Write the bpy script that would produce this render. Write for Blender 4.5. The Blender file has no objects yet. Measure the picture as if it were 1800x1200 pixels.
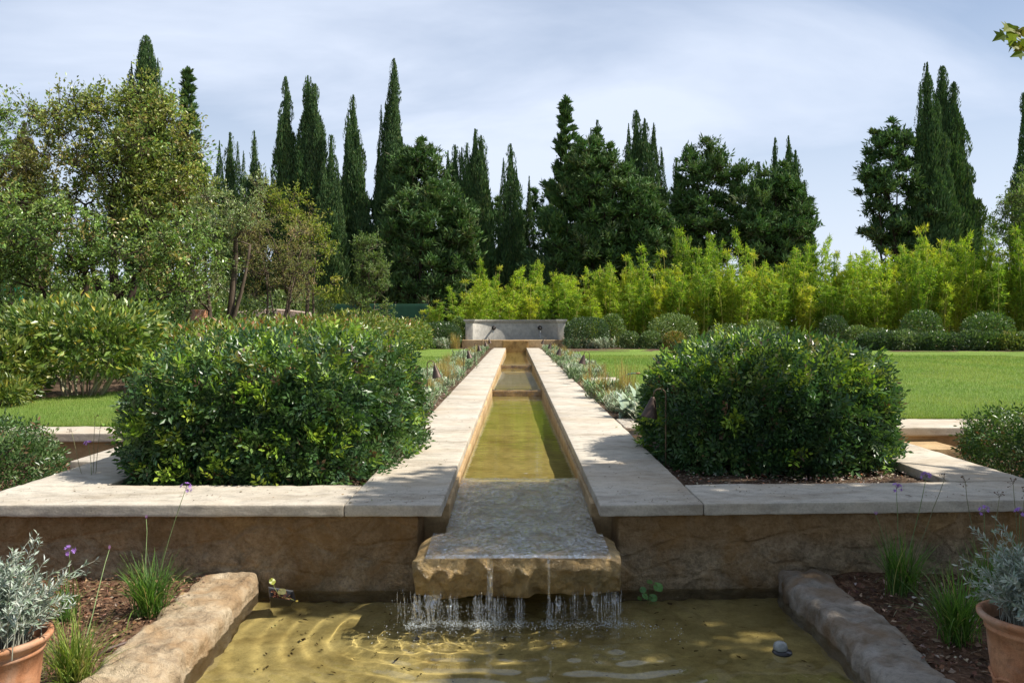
import bpy, math
import numpy as np
from mathutils import Vector

# ------------------------------------------------------------------ camera, sky, sun, exposure
sc = bpy.context.scene
COL = sc.collection
F = 1500.0                    # focal length in pixels of the 1800 px wide photograph
CAMZ = 1.1
VX, VY = 906.0, 570.0         # vanishing point of the channel
cam_data = bpy.data.cameras.new("camera")
cam = bpy.data.objects.new("camera", cam_data)
COL.objects.link(cam)
cam.location = (0, 0, CAMZ)
cam.rotation_euler = (math.radians(90), 0, 0)
cam_data.sensor_width = 36.0
cam_data.lens = F / 1800.0 * 36.0
cam_data.shift_x = -(VX - 900.0) / 1800.0
cam_data.shift_y = -(600.0 - VY) / 1800.0
cam_data.clip_start = 0.05
cam_data.clip_end = 3000
sc.camera = cam

SUN_EL, SUN_AZ = 52.0, -6.0    # elevation; azimuth from +X towards +Y
world = bpy.data.worlds.new("World")
sc.world = world
world.use_nodes = True
wn = world.node_tree
wn.nodes.clear()
w_out = wn.nodes.new("ShaderNodeOutputWorld")
w_bg = wn.nodes.new("ShaderNodeBackground")
w_sky = wn.nodes.new("ShaderNodeTexSky")
w_sky.sky_type = 'NISHITA'
w_sky.sun_disc = False
w_sky.sun_elevation = math.radians(SUN_EL)
w_sky.sun_rotation = math.radians(90.0 - SUN_AZ)
w_sky.air_density = 1.0
w_sky.dust_density = 1.0
w_sky.ozone_density = 2.0
w_bg.inputs['Strength'].default_value = 0.088
# thin cirrus veil: noise on the sky direction, projected on a high flat layer
w_tc = wn.nodes.new("ShaderNodeTexCoord")
w_sep = wn.nodes.new("ShaderNodeSeparateXYZ")
wn.links.new(w_tc.outputs['Generated'], w_sep.inputs[0])
w_add = wn.nodes.new("ShaderNodeMath"); w_add.operation = 'ADD'; w_add.inputs[1].default_value = 0.25
wn.links.new(w_sep.outputs['Z'], w_add.inputs[0])
w_dx = wn.nodes.new("ShaderNodeMath"); w_dx.operation = 'DIVIDE'
w_dy = wn.nodes.new("ShaderNodeMath"); w_dy.operation = 'DIVIDE'
wn.links.new(w_sep.outputs['X'], w_dx.inputs[0]); wn.links.new(w_add.outputs[0], w_dx.inputs[1])
wn.links.new(w_sep.outputs['Y'], w_dy.inputs[0]); wn.links.new(w_add.outputs[0], w_dy.inputs[1])
w_cmb = wn.nodes.new("ShaderNodeCombineXYZ")
wn.links.new(w_dx.outputs[0], w_cmb.inputs['X']); wn.links.new(w_dy.outputs[0], w_cmb.inputs['Y'])
w_map = wn.nodes.new("ShaderNodeMapping")
w_map.inputs['Rotation'].default_value = (0, 0, math.radians(28))
w_map.inputs['Scale'].default_value = (0.8, 1.5, 1.0)
w_map.inputs['Location'].default_value = (3.1, 0.6, 0.0)
wn.links.new(w_cmb.outputs[0], w_map.inputs['Vector'])
w_noise = wn.nodes.new("ShaderNodeTexNoise")
w_noise.inputs['Scale'].default_value = 0.9
w_noise.inputs['Detail'].default_value = 7.0
w_noise.inputs['Roughness'].default_value = 0.52
w_noise.inputs['Distortion'].default_value = 0.5
wn.links.new(w_map.outputs[0], w_noise.inputs['Vector'])
w_ramp = wn.nodes.new("ShaderNodeValToRGB")
w_ramp.color_ramp.elements[0].position = 0.33
w_ramp.color_ramp.elements[0].color = (0.12, 0.12, 0.12, 1)
w_ramp.color_ramp.elements[1].position = 0.64
w_ramp.color_ramp.elements[1].color = (0.95, 0.95, 0.95, 1)
wn.links.new(w_noise.outputs['Fac'], w_ramp.inputs['Fac'])
w_mix = wn.nodes.new("ShaderNodeMix"); w_mix.data_type = 'RGBA'
w_mix.inputs['B'].default_value = (6.45, 7.15, 8.5, 1)
w_hz = wn.nodes.new("ShaderNodeMapRange")
w_hz.inputs['From Min'].default_value = 0.05; w_hz.inputs['From Max'].default_value = 0.42
w_hz.inputs['To Min'].default_value = 0.9; w_hz.inputs['To Max'].default_value = 0.0
wn.links.new(w_sep.outputs['Z'], w_hz.inputs['Value'])
w_max = wn.nodes.new("ShaderNodeMath"); w_max.operation = 'MAXIMUM'
wn.links.new(w_ramp.outputs['Color'], w_max.inputs[0]); wn.links.new(w_hz.outputs[0], w_max.inputs[1])
# veil thinned out behind the viewer to cut the sky fill on front faces
w_beh = wn.nodes.new("ShaderNodeMapRange"); w_beh.interpolation_type = 'SMOOTHSTEP'
w_beh.inputs['From Min'].default_value = -0.25; w_beh.inputs['From Max'].default_value = 0.30; w_beh.inputs['To Min'].default_value = 0.45
wn.links.new(w_sep.outputs['Y'], w_beh.inputs['Value'])
w_mul = wn.nodes.new("ShaderNodeMath"); w_mul.operation = 'MULTIPLY'
wn.links.new(w_max.outputs[0], w_mul.inputs[0]); wn.links.new(w_beh.outputs[0], w_mul.inputs[1])
wn.links.new(w_mul.outputs[0], w_mix.inputs['Factor'])
wn.links.new(w_sky.outputs['Color'], w_mix.inputs['A'])
wn.links.new(w_mix.outputs['Result'], w_bg.inputs['Color'])
wn.links.new(w_bg.outputs[0], w_out.inputs['Surface'])

sun_data = bpy.data.lights.new("sun", 'SUN')
sun_data.energy = 5.0
sun_data.angle = math.radians(0.53)
sun_data.color = (1.0, 0.94, 0.84)
sun = bpy.data.objects.new("sun", sun_data)
COL.objects.link(sun)
_el, _az = math.radians(SUN_EL), math.radians(SUN_AZ)
SUNV = np.array([math.cos(_el) * math.cos(_az), math.cos(_el) * math.sin(_az), math.sin(_el)])
sun.rotation_euler = Vector(SUNV).to_track_quat('Z', 'Y').to_euler()
sun.location = (12, 0, 20)

sc.view_settings.view_transform = 'Standard'
sc.view_settings.look = 'None'
sc.view_settings.exposure = 0.55
sc.view_settings.gamma = 1.0
sc.view_settings.use_curve_mapping = False
sc.render.engine = 'CYCLES'
cy = sc.cycles
cy.use_denoising = True
cy.max_bounces = 10
cy.diffuse_bounces = 3
cy.glossy_bounces = 4
cy.transmission_bounces = 8
cy.transparent_max_bounces = 12
cy.sample_clamp_indirect = 6.0
cy.caustics_reflective = False
cy.caustics_refractive = True
CAUSTICS = True
if CAUSTICS:
    sun_data.cycles.is_caustics_light = True

# ------------------------------------------------------------------ helpers: numbers
def hash3(ix, iy, iz, seed):
    h = (ix.astype(np.uint32) * np.uint32(374761393) + iy.astype(np.uint32) * np.uint32(668265263)
         + iz.astype(np.uint32) * np.uint32(2246822519) + np.uint32((seed * 3266489917) & 0xffffffff))
    h = (h ^ (h >> np.uint32(13))) * np.uint32(1274126177)
    h = h ^ (h >> np.uint32(16))
    return (h & np.uint32(0xffffff)).astype(np.float64) / float(0xffffff) * 2 - 1

def vnoise(P, seed=0):
    P = np.asarray(P, float)
    I = np.floor(P).astype(np.int64)
    f = P - I
    u = f * f * (3 - 2 * f)
    out = 0
    for dx in (0, 1):
        for dy in (0, 1):
            for dz in (0, 1):
                w = (u[:, 0] if dx else 1 - u[:, 0]) * (u[:, 1] if dy else 1 - u[:, 1]) * (u[:, 2] if dz else 1 - u[:, 2])
                out = out + w * hash3(I[:, 0] + dx, I[:, 1] + dy, I[:, 2] + dz, seed)
    return out

def fbm(P, octaves=3, seed=0):
    a, s, t = 1.0, 0.0, 0.0
    P = np.asarray(P, float)
    for k in range(octaves):
        s = s + a * vnoise(P * (2.03 ** k), seed + 17 * k)
        t += a
        a *= 0.5
    return s / t

def unit(v):
    v = np.asarray(v, float)
    n = np.linalg.norm(v, axis=-1, keepdims=True)
    return v / np.maximum(n, 1e-9)

def rand_dirs(r, n):
    return unit(r.normal(size=(n, 3)))

def at(px, py, y):
    """the point at distance y seen at a pixel of the photograph"""
    return np.array([(px - VX) / F * y, y, CAMZ - (py - VY) / F * y])

def ground(px, py, z=0.0):
    y = (CAMZ - z) * F / (py - VY)
    return np.array([(px - VX) / F * y, y, z])

def pick(r, palette, n):
    cols = np.array([c for c, _ in palette], float)
    w = np.array([p for _, p in palette], float)
    return cols[r.choice(len(cols), n, p=w / w.sum())]

def vary(r, c, n, amount=0.2):
    c = np.asarray(c, float)
    if c.ndim == 1:
        c = np.repeat(c[None], n, 0)
    v = 1 + amount * r.uniform(-1, 1, (n, 1))
    h = 1 + 0.35 * amount * r.uniform(-1, 1, (n, 3))
    return np.clip(c * v * h, 0.003, 0.95)

# ------------------------------------------------------------------ helpers: meshes
class Geo:
    def __init__(self):
        self.V, self.C, self.Fs, self.n = [], [], [], 0
    def add(self, V, Fc, col=(0.5, 0.5, 0.5)):
        V = np.asarray(V, float).reshape(-1, 3)
        if not isinstance(Fc, list) or (Fc and np.isscalar(Fc[0][0])):
            Fc = [np.asarray(Fc, np.int64)]
        col = np.asarray(col, float)
        if col.ndim == 1:
            col = np.repeat(col[None], len(V), 0)
        for f in Fc:
            f = np.asarray(f, np.int64)
            if f.size:
                self.Fs.append(f + self.n)
        self.V.append(V); self.C.append(col)
        self.n += len(V)
        return self
    def tri(self, fn):
        self.V = [fn(v) for v in self.V]
        return self
    def build(self, name, mat, parent=None, origin=None, smooth=False, bevel=0.0):
        V = np.concatenate(self.V); C = np.concatenate(self.C)
        if origin is None:
            origin = np.array(parent.location) if parent is not None else np.zeros(3)
            local = parent is not None
        else:
            origin = np.asarray(origin, float); local = False
        V = V - origin
        me = bpy.data.meshes.new(name)
        me.vertices.add(len(V))
        me.vertices.foreach_set("co", V.astype(np.float32).ravel())
        tot = np.concatenate([np.full(len(f), f.shape[1], np.int32) for f in self.Fs])
        idx = np.concatenate([f.ravel() for f in self.Fs]).astype(np.int32)
        me.loops.add(len(idx))
        me.loops.foreach_set("vertex_index", idx)
        me.polygons.add(len(tot))
        start = np.concatenate([[0], np.cumsum(tot)[:-1]]).astype(np.int32)
        me.polygons.foreach_set("loop_start", start)
        me.polygons.foreach_set("loop_total", tot)
        me.polygons.foreach_set("use_smooth", np.full(len(tot), bool(smooth)))
        at_ = me.attributes.new("col", 'FLOAT_COLOR', 'POINT')
        at_.data.foreach_set("color", np.concatenate([C, np.ones((len(C), 1))], 1).astype(np.float32).ravel())
        me.update(calc_edges=True)
        me.validate()
        me.materials.append(mat)
        o = bpy.data.objects.new(name, me)
        COL.objects.link(o)
        if parent is not None:
            o.parent = parent
        elif not local:
            o.location = origin
        return o

BOXF = np.array([[0, 3, 2, 1], [4, 5, 6, 7], [0, 1, 5, 4], [1, 2, 6, 5], [2, 3, 7, 6], [3, 0, 4, 7]])
def box(g, x0, x1, y0, y1, z0, z1, col=(.5, .5, .5)):
    V = [(x0, y0, z0), (x1, y0, z0), (x1, y1, z0), (x0, y1, z0), (x0, y0, z1), (x1, y0, z1), (x1, y1, z1), (x0, y1, z1)]
    return g.add(V, BOXF, col)

def weld(V, Fc, tol=1e-5):
    key = np.round(V / tol).astype(np.int64)
    _, first, inv = np.unique(key, axis=0, return_index=True, return_inverse=True)
    return V[first], inv.reshape(-1)[Fc]

def stone(g, lo, hi, r=0.01, res=0.05, amp=0.0, freq=8.0, seed=0, amp2=0.0, col=(.5, .5, .5), warp=None):
    """a worn block: rounded edges, surface pushed in and out by noise"""
    lo = np.asarray(lo, float); hi = np.asarray(hi, float)
    size = hi - lo
    r = min(r, 0.49 * size.min())
    Vs, Fs, n = [], [], 0
    def axis(i):
        k = max(2, int(math.ceil(size[i] / (res[i] if hasattr(res, '__len__') else res))))
        t = np.linspace(0, 1, k + 1)
        x = lo[i] + size[i] * t
        e = np.array([lo[i] + r * 0.3, lo[i] + r, hi[i] - r, hi[i] - r * 0.3])
        return np.unique(np.round(np.concatenate([x, e]), 6))
    A = [axis(i) for i in range(3)]
    for ax in range(3):
        u, v = [i for i in range(3) if i != ax]
        U, W = np.meshgrid(A[u], A[v], indexing='ij')
        for side in (0, 1):
            P = np.zeros((U.size, 3))
            P[:, u] = U.ravel(); P[:, v] = W.ravel(); P[:, ax] = hi[ax] if side else lo[ax]
            a, b = U.shape
            i = np.arange(a * b).reshape(a, b)
            q = np.stack([i[:-1, :-1], i[1:, :-1], i[1:, 1:], i[:-1, 1:]], -1).reshape(-1, 4)
            flip = (side == 0) ^ (ax == 1)
            if flip:
                q = q[:, ::-1]
            Vs.append(P); Fs.append(q + n); n += len(P)
    V = np.concatenate(Vs); Fc = np.concatenate(Fs)
    V, Fc = weld(V, Fc)
    inner = np.clip(V, lo + r, hi - r)
    d = V - inner
    nd = unit(d)
    P = inner + nd * r
    if amp:
        P = P + nd * (amp * fbm(P * freq, 3, seed))[:, None]
    if amp2:
        P = P + nd * (amp2 * fbm(P * freq * 5, 2, seed + 5))[:, None]
    if warp:
        P = warp(P)
    g.add(P, Fc, col)
    return g

def frames(D):
    D = unit(D)
    ref = np.where(np.abs(D[:, 2:3]) > 0.95, np.array([[1., 0, 0]]), np.array([[0, 0, 1.]]))
    S = unit(np.cross(D, ref))
    U = np.cross(S, D)
    return D, S, U

def tube(g, path, radii, n=6, col=(.5, .5, .5), cap=True):
    path = np.asarray(path, float); m = len(path)
    radii = np.full(m, radii) if np.isscalar(radii) else np.asarray(radii, float)
    T = np.gradient(path, axis=0)
    D = unit(T)
    S = np.zeros_like(D); ref = np.array([1., 0, 0]) if abs(D[0, 2]) > .8 else np.array([0, 0, 1.])
    s = unit(np.cross(D[0], ref))
    for i in range(m):
        s = unit(s - D[i] * np.dot(s, D[i])); S[i] = s
    U = np.cross(D, S)
    a = np.arange(n) / n * 2 * math.pi
    V = path[:, None] + radii[:, None, None] * (np.cos(a)[None, :, None] * S[:, None] + np.sin(a)[None, :, None] * U[:, None])
    i = np.arange(m * n).reshape(m, n); j = np.roll(i, -1, 1)
    q = np.stack([i[:-1], j[:-1], j[1:], i[1:]], -1).reshape(-1, 4)
    fs = [q]
    if cap:
        fs += [i[0][::-1][None], i[-1][None]]
    c = np.asarray(col, float)
    g.add(V.reshape(-1, 3), fs, c)
    return g

def sticks(g, P0, P1, r0, r1, n=3, col=(.5, .5, .5)):
    P0 = np.asarray(P0, float); P1 = np.asarray(P1, float); k = len(P0)
    if k == 0:
        return g
    D, S, U = frames(P1 - P0)
    a = np.arange(n) / n * 2 * math.pi
    ring = np.cos(a)[None, :, None] * S[:, None] + np.sin(a)[None, :, None] * U[:, None]
    r0 = np.broadcast_to(np.asarray(r0, float), (k,)); r1 = np.broadcast_to(np.asarray(r1, float), (k,))
    V = np.concatenate([P0[:, None] + ring * r0[:, None, None], P1[:, None] + ring * r1[:, None, None]], 1)
    base = (np.arange(k) * 2 * n)[:, None]
    j = np.arange(n); jn = (j + 1) % n
    q = np.stack([base + j, base + jn, base + n + jn, base + n + j], -1).reshape(-1, 4)
    c = np.asarray(col, float)
    if c.ndim == 2:
        c = np.repeat(c, 2 * n, 0)
    g.add(V.reshape(-1, 3), q, c)
    return g

def lathe(g, prof, n=32, center=(0, 0, 0), col=(.5, .5, .5), wob=0.0, seed=0):
    prof = np.asarray(prof, float); m = len(prof)
    a = np.arange(n) / n * 2 * math.pi
    V = np.stack([prof[:, 0:1] * np.cos(a), prof[:, 0:1] * np.sin(a), np.repeat(prof[:, 1:2], n, 1)], -1).reshape(-1, 3)
    if wob:
        V[:, :2] *= (1 + wob * vnoise(V * 9, seed))[:, None]
    V = V + np.asarray(center, float)
    i = np.arange(m * n).reshape(m, n); j = np.roll(i, -1, 1)
    q = np.stack([i[:-1], j[:-1], j[1:], i[1:]], -1).reshape(-1, 4)
    g.add(V, q, col)
    return g

def leaves(g, P, D, Nn, L, W, col, fold=0.22, curl=0.0, wide=0.5):
    """one folded leaf per row: base, right edge, tip, left edge"""
    P = np.asarray(P, float); k = len(P)
    if k == 0:
        return g
    D = unit(D)
    S = unit(np.cross(D, Nn))
    Nn = np.cross(S, D)
    L = np.broadcast_to(np.asarray(L, float), (k,))[:, None]; W = np.broadcast_to(np.asarray(W, float), (k,))[:, None]
    mid = P + D * L * wide + Nn * fold * W
    V = np.stack([P, mid + S * W / 2, P + D * L - Nn * curl * L, mid - S * W / 2], 1)
    b = (np.arange(k) * 4)[:, None]
    q = b + np.array([[0, 1, 2, 3]])
    c = np.asarray(col, float)
    if c.ndim == 2:
        c = np.repeat(c, 4, 0)
    g.add(V.reshape(-1, 3), q, c)
    return g

def blades(g, P, az, L, W, th0, th1, col, segs=4, keel=0.0, tipw=0.0):
    """grass-like strips: angle from vertical runs from th0 at the base to th1 at the tip"""
    P = np.asarray(P, float); k = len(P)
    b_ = lambda x: np.broadcast_to(np.asarray(x, float), (k,))
    az, L, W, th0, th1 = map(b_, (az, L, W, th0, th1))
    H = np.stack([np.cos(az), np.sin(az), np.zeros(k)], 1)
    S = np.stack([-np.sin(az), np.cos(az), np.zeros(k)], 1)
    Z = np.array([0, 0, 1.])
    pts = [P]; p = P
    for s in range(segs):
        th = th0 + (th1 - th0) * (s + .5) / segs
        p = p + (L / segs)[:, None] * (np.sin(th)[:, None] * H + np.cos(th)[:, None] * Z)
        pts.append(p)
    rows = []
    for s in range(segs + 1):
        t = s / segs
        w = (W / 2 * (0.55 + 0.9 * t if t < 0.4 else 0.91 * (1 - ((t - .4) / .6) ** 1.7) + tipw))[:, None]
        if s == segs:
            w = w * 0 + 0.0005
        rows.append(pts[s] - S * w); rows.append(pts[s] + S * w)
    V = np.stack(rows, 1)
    m = 2 * (segs + 1)
    base = (np.arange(k) * m)[:, None]
    fs = [base + np.array([[2 * s, 2 * s + 1, 2 * s + 3, 2 * s + 2]]) for s in range(segs)]
    c = np.asarray(col, float)
    if c.ndim == 2:
        c = np.repeat(c, m, 0)
    g.add(V.reshape(-1, 3), np.concatenate(fs), c)
    return g

def sheet(g, poly, z, col=(.5, .5, .5)):
    V = [(p[0], p[1], z if len(p) < 3 else p[2]) for p in poly]
    return g.add(V, [np.arange(len(V))[None]], col)

def grid(g, x0, x1, y0, y1, res, zf, col=(.5, .5, .5)):
    nx = max(2, int((x1 - x0) / res)); ny = max(2, int((y1 - y0) / res))
    X, Y = np.meshgrid(np.linspace(x0, x1, nx + 1), np.linspace(y0, y1, ny + 1), indexing='ij')
    P = np.stack([X.ravel(), Y.ravel(), np.zeros(X.size)], 1)
    P[:, 2] = zf(P)
    i = np.arange(X.size).reshape(X.shape)
    q = np.stack([i[:-1, :-1], i[1:, :-1], i[1:, 1:], i[:-1, 1:]], -1).reshape(-1, 4)
    return g.add(P, q, col)

# ------------------------------------------------------------------ helpers: things
def tag(o, label=None, cat=None, group=None, kind=None):
    if label: o['label'] = label
    if cat: o['category'] = cat
    if group: o['group'] = group
    if kind: o['kind'] = kind
    return o

def thing(name, label, cat, loc=(0, 0, 0), group=None):
    o = bpy.data.objects.new(name, None)
    COL.objects.link(o)
    o.location = tuple(float(v) for v in loc)
    o.empty_display_size = 0.1
    return tag(o, label, cat, group)

def dup(root, loc, rotz=0.0, scale=1.0, label=None, group=None):
    r = root.copy(); COL.objects.link(r)
    r.location = tuple(float(v) for v in loc)
    r.rotation_euler = (0, 0, rotz)
    r.scale = (scale,) * 3 if np.isscalar(scale) else tuple(scale)
    if label: r['label'] = label
    if group: r['group'] = group
    for ch in list(root.children):
        c = ch.copy(); COL.objects.link(c); c.parent = r
        for g2 in list(ch.children):
            d = g2.copy(); COL.objects.link(d); d.parent = c
    return r

# ------------------------------------------------------------------ materials
def new_mat(name):
    m = bpy.data.materials.new(name)
    m.use_nodes = True
    nt = m.node_tree
    nt.nodes.clear()
    return m, nt, nt.nodes.new("ShaderNodeOutputMaterial")

def nd(nt, typ, ins=None, **props):
    n = nt.nodes.new(typ)
    for k, v in props.items():
        setattr(n, k, v)
    for k, v in (ins or {}).items():
        s = n.inputs[k]
        if isinstance(v, bpy.types.NodeSocket):
            nt.links.new(v, s)
        else:
            s.default_value = v
    return n

def c4(c):
    return (c[0], c[1], c[2], 1.0)

def ramp(nt, fac, stops):
    r = nt.nodes.new("ShaderNodeValToRGB")
    nt.links.new(fac, r.inputs['Fac'])
    e = r.color_ramp.elements
    while len(e) < len(stops):
        e.new(0.5)
    for el, (p, c) in zip(e, stops):
        el.position = p
        el.color = c4(c) if hasattr(c, '__len__') else (c, c, c, 1)
    return r.outputs['Color']

def mixc(nt, fac, a, b, mode='MIX'):
    n = nt.nodes.new("ShaderNodeMix"); n.data_type = 'RGBA'; n.blend_type = mode
    for key, v in (('Factor', fac), ('A', a), ('B', b)):
        if isinstance(v, bpy.types.NodeSocket):
            nt.links.new(v, n.inputs[key])
        else:
            n.inputs[key].default_value = v if np.isscalar(v) else c4(v)
    return n.outputs['Result']

def noise(nt, vec, scale, detail=4.0, rough=0.55, dist=0.0):
    return nd(nt, "ShaderNodeTexNoise", {'Vector': vec, 'Scale': scale, 'Detail': detail, 'Roughness': rough, 'Distortion': dist}).outputs['Fac']

def stone_mat(name, light, mid, dark, scale=1.0, rough=0.85, bump=0.25, pits=0.5, streak=0.0, spec=0.3, stain=None, stain_amt=0.5, fine=1.0):
    m, nt, out = new_mat(name)
    co = nd(nt, "ShaderNodeTexCoord").outputs['Object']
    if streak:
        co2 = nd(nt, "ShaderNodeMapping", {'Vector': co, 'Scale': (1.0 / streak, 1.0, 1.0)}).outputs[0]
    else:
        co2 = co
    n1 = noise(nt, co2, 2.2 * scale, 6, 0.6, 0.4)
    n2 = noise(nt, co2, 14 * scale, 5, 0.65)
    n3 = noise(nt, co, 85 * scale * fine, 3, 0.6)
    base = ramp(nt, n1, [(0.30, dark), (0.47, mid), (0.68, light)])
    tone = ramp(nt, n2, [(0.28, 0.55), (0.52, 1.0), (0.75, 1.18)])
    base = mixc(nt, 0.75, base, tone, 'MULTIPLY')
    grain = ramp(nt, n3, [(0.3, 0.72), (0.6, 1.08)])
    base = mixc(nt, 0.6, base, grain, 'MULTIPLY')
    vor = nd(nt, "ShaderNodeTexVoronoi", {'Vector': co, 'Scale': 38 * scale * fine, 'Randomness': 1.0}).outputs['Distance']
    pit = ramp(nt, vor, [(0.05, 0.0), (0.17, 1.0)])
    pn = ramp(nt, noise(nt, co, 7 * scale, 3, 0.5), [(0.50, 0.0), (0.62, 1.0)])
    pitm = nd(nt, "ShaderNodeMath", {0: nd(nt, "ShaderNodeMath", {0: 1.0, 1: pit}, operation='SUBTRACT').outputs[0], 1: pn}, operation='MULTIPLY').outputs[0]
    base = mixc(nt, nd(nt, "ShaderNodeMath", {0: pitm, 1: pits}, operation='MULTIPLY').outputs[0], base, tuple(np.array(dark) * 0.35))
    if stain is not None:
        sn = ramp(nt, noise(nt, co2, 1.3 * scale, 5, 0.6, 0.8), [(0.46, 0.0), (0.66, stain_amt)])
        base = mixc(nt, sn, base, stain)
    hsum = nd(nt, "ShaderNodeMath", {0: n2, 1: nd(nt, "ShaderNodeMath", {0: n3, 1: 0.35}, operation='MULTIPLY').outputs[0]}, operation='ADD').outputs[0]
    hsum = nd(nt, "ShaderNodeMath", {0: hsum, 1: nd(nt, "ShaderNodeMath", {0: pitm, 1: 0.8}, operation='MULTIPLY').outputs[0]}, operation='SUBTRACT').outputs[0]
    bp = nd(nt, "ShaderNodeBump", {'Height': hsum, 'Strength': bump, 'Distance': 0.03}).outputs[0]
    p = nd(nt, "ShaderNodeBsdfPrincipled", {'Base Color': base, 'Roughness': rough, 'Specular IOR Level': spec, 'Normal': bp})
    nt.links.new(p.outputs[0], out.inputs[0])
    return m

def leaf_mat(name, trans=0.35, rough=0.5, spec=0.35, tint=(1.15, 1.25, 0.6)):
    m, nt, out = new_mat(name)
    a = nd(nt, "ShaderNodeAttribute", attribute_name="col").outputs['Color']
    p = nd(nt, "ShaderNodeBsdfPrincipled", {'Base Color': a, 'Roughness': rough, 'Specular IOR Level': spec})
    t = nd(nt, "ShaderNodeBsdfTranslucent", {'Color': mixc(nt, 1.0, a, tint, 'MULTIPLY')})
    mx = nd(nt, "ShaderNodeMixShader", {'Fac': trans, 1: p.outputs[0], 2: t.outputs[0]})
    nt.links.new(mx.outputs[0], out.inputs[0])
    return m

def attr_mat(name, rough=0.8, spec=0.3, metallic=0.0):
    m, nt, out = new_mat(name)
    co = nd(nt, "ShaderNodeTexCoord").outputs['Object']
    a = nd(nt, "ShaderNodeAttribute", attribute_name="col").outputs['Color']
    v = ramp(nt, noise(nt, co, 30, 4, 0.6), [(0.3, 0.65), (0.7, 1.2)])
    p = nd(nt, "ShaderNodeBsdfPrincipled", {'Base Color': mixc(nt, 0.8, a, v, 'MULTIPLY'), 'Roughness': rough, 'Specular IOR Level': spec, 'Metallic': metallic})
    nt.links.new(p.outputs[0], out.inputs[0])
    return m

def bark_mat(name, c1, c2, scale=6.0):
    m, nt, out = new_mat(name)
    co = nd(nt, "ShaderNodeTexCoord").outputs['Object']
    mp = nd(nt, "ShaderNodeMapping", {'Vector': co, 'Scale': (1, 1, 0.25)}).outputs[0]
    n = noise(nt, mp, scale, 6, 0.65, 0.3)
    base = ramp(nt, n, [(0.35, c1), (0.65, c2)])
    bp = nd(nt, "ShaderNodeBump", {'Height': n, 'Strength': 0.6, 'Distance': 0.04}).outputs[0]
    p = nd(nt, "ShaderNodeBsdfPrincipled", {'Base Color': base, 'Roughness': 0.9, 'Normal': bp, 'Specular IOR Level': 0.2})
    nt.links.new(p.outputs[0], out.inputs[0])
    return m

def soil_mat(name, c1, c2, c3, scale=20.0, bump=0.8):
    m, nt, out = new_mat(name)
    co = nd(nt, "ShaderNodeTexCoord").outputs['Object']
    n = noise(nt, co, scale, 6, 0.7, 0.3)
    n2 = noise(nt, co, scale * 0.12, 4, 0.6)
    base = ramp(nt, n, [(0.30, c1), (0.5, c2), (0.72, c3)])
    base = mixc(nt, 0.6, base, ramp(nt, n2, [(0.3, 0.6), (0.7, 1.2)]), 'MULTIPLY')
    bp = nd(nt, "ShaderNodeBump", {'Height': n, 'Strength': bump, 'Distance': 0.03}).outputs[0]
    p = nd(nt, "ShaderNodeBsdfPrincipled", {'Base Color': base, 'Roughness': 0.95, 'Normal': bp, 'Specular IOR Level': 0.1})
    nt.links.new(p.outputs[0], out.inputs[0])
    return m

def water_mat(name, tint=(1, 1, 1), bump=0.0, bscale=20.0):
    m, nt, out = new_mat(name)
    p = nd(nt, "ShaderNodeBsdfPrincipled", {'Base Color': c4(tint), 'Roughness': 0.0, 'IOR': 1.333, 'Transmission Weight': 1.0})
    if bump:
        co = nd(nt, "ShaderNodeTexCoord").outputs['Object']
        n = noise(nt, co, bscale, 3, 0.5, 0.5)
        nt.links.new(nd(nt, "ShaderNodeBump", {'Height': n, 'Strength': bump, 'Distance': 0.02}).outputs[0], p.inputs['Normal'])
    nt.links.new(p.outputs[0], out.inputs[0])
    return m

def film_mat(name, bump=0.3, bscale=(20, 20, 20), base=0.06, tint=(1, 1, 1), rough=0.03, dist=0.03, patch=False):
    """thin running water: what is below shows through, sky and trees glint on the ripples"""
    m, nt, out = new_mat(name)
    co = nd(nt, "ShaderNodeTexCoord").outputs['Object']
    mp = nd(nt, "ShaderNodeMapping", {'Vector': co, 'Scale': bscale}).outputs[0]
    n = noise(nt, mp, 1.0, 4, 0.55, 0.6)
    bp = nd(nt, "ShaderNodeBump", {'Height': n, 'Strength': bump, 'Distance': dist}).outputs[0]
    fr = nd(nt, "ShaderNodeFresnel", {'IOR': 1.4, 'Normal': bp}).outputs[0]
    fr = nd(nt, "ShaderNodeMath", {0: fr, 1: base}, operation='ADD', use_clamp=True).outputs[0]
    if patch:
        pm = ramp(nt, noise(nt, nd(nt, "ShaderNodeMapping", {'Vector': co, 'Scale': (9, 5, 9)}).outputs[0], 1.0, 4, 0.6, 0.8), [(0.30, 0.45), (0.60, 1.0)])
        fr = nd(nt, "ShaderNodeMath", {0: fr, 1: pm}, operation='MULTIPLY').outputs[0]
    t = nd(nt, "ShaderNodeBsdfTransparent", {'Color': c4(tint)})
    gl = nd(nt, "ShaderNodeBsdfGlossy", {'Color': (1, 1, 1, 1), 'Roughness': rough, 'Normal': bp})
    mx = nd(nt, "ShaderNodeMixShader", {'Fac': fr, 1: t.outputs[0], 2: gl.outputs[0]})
    nt.links.new(mx.outputs[0], out.inputs[0])
    return m

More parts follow.
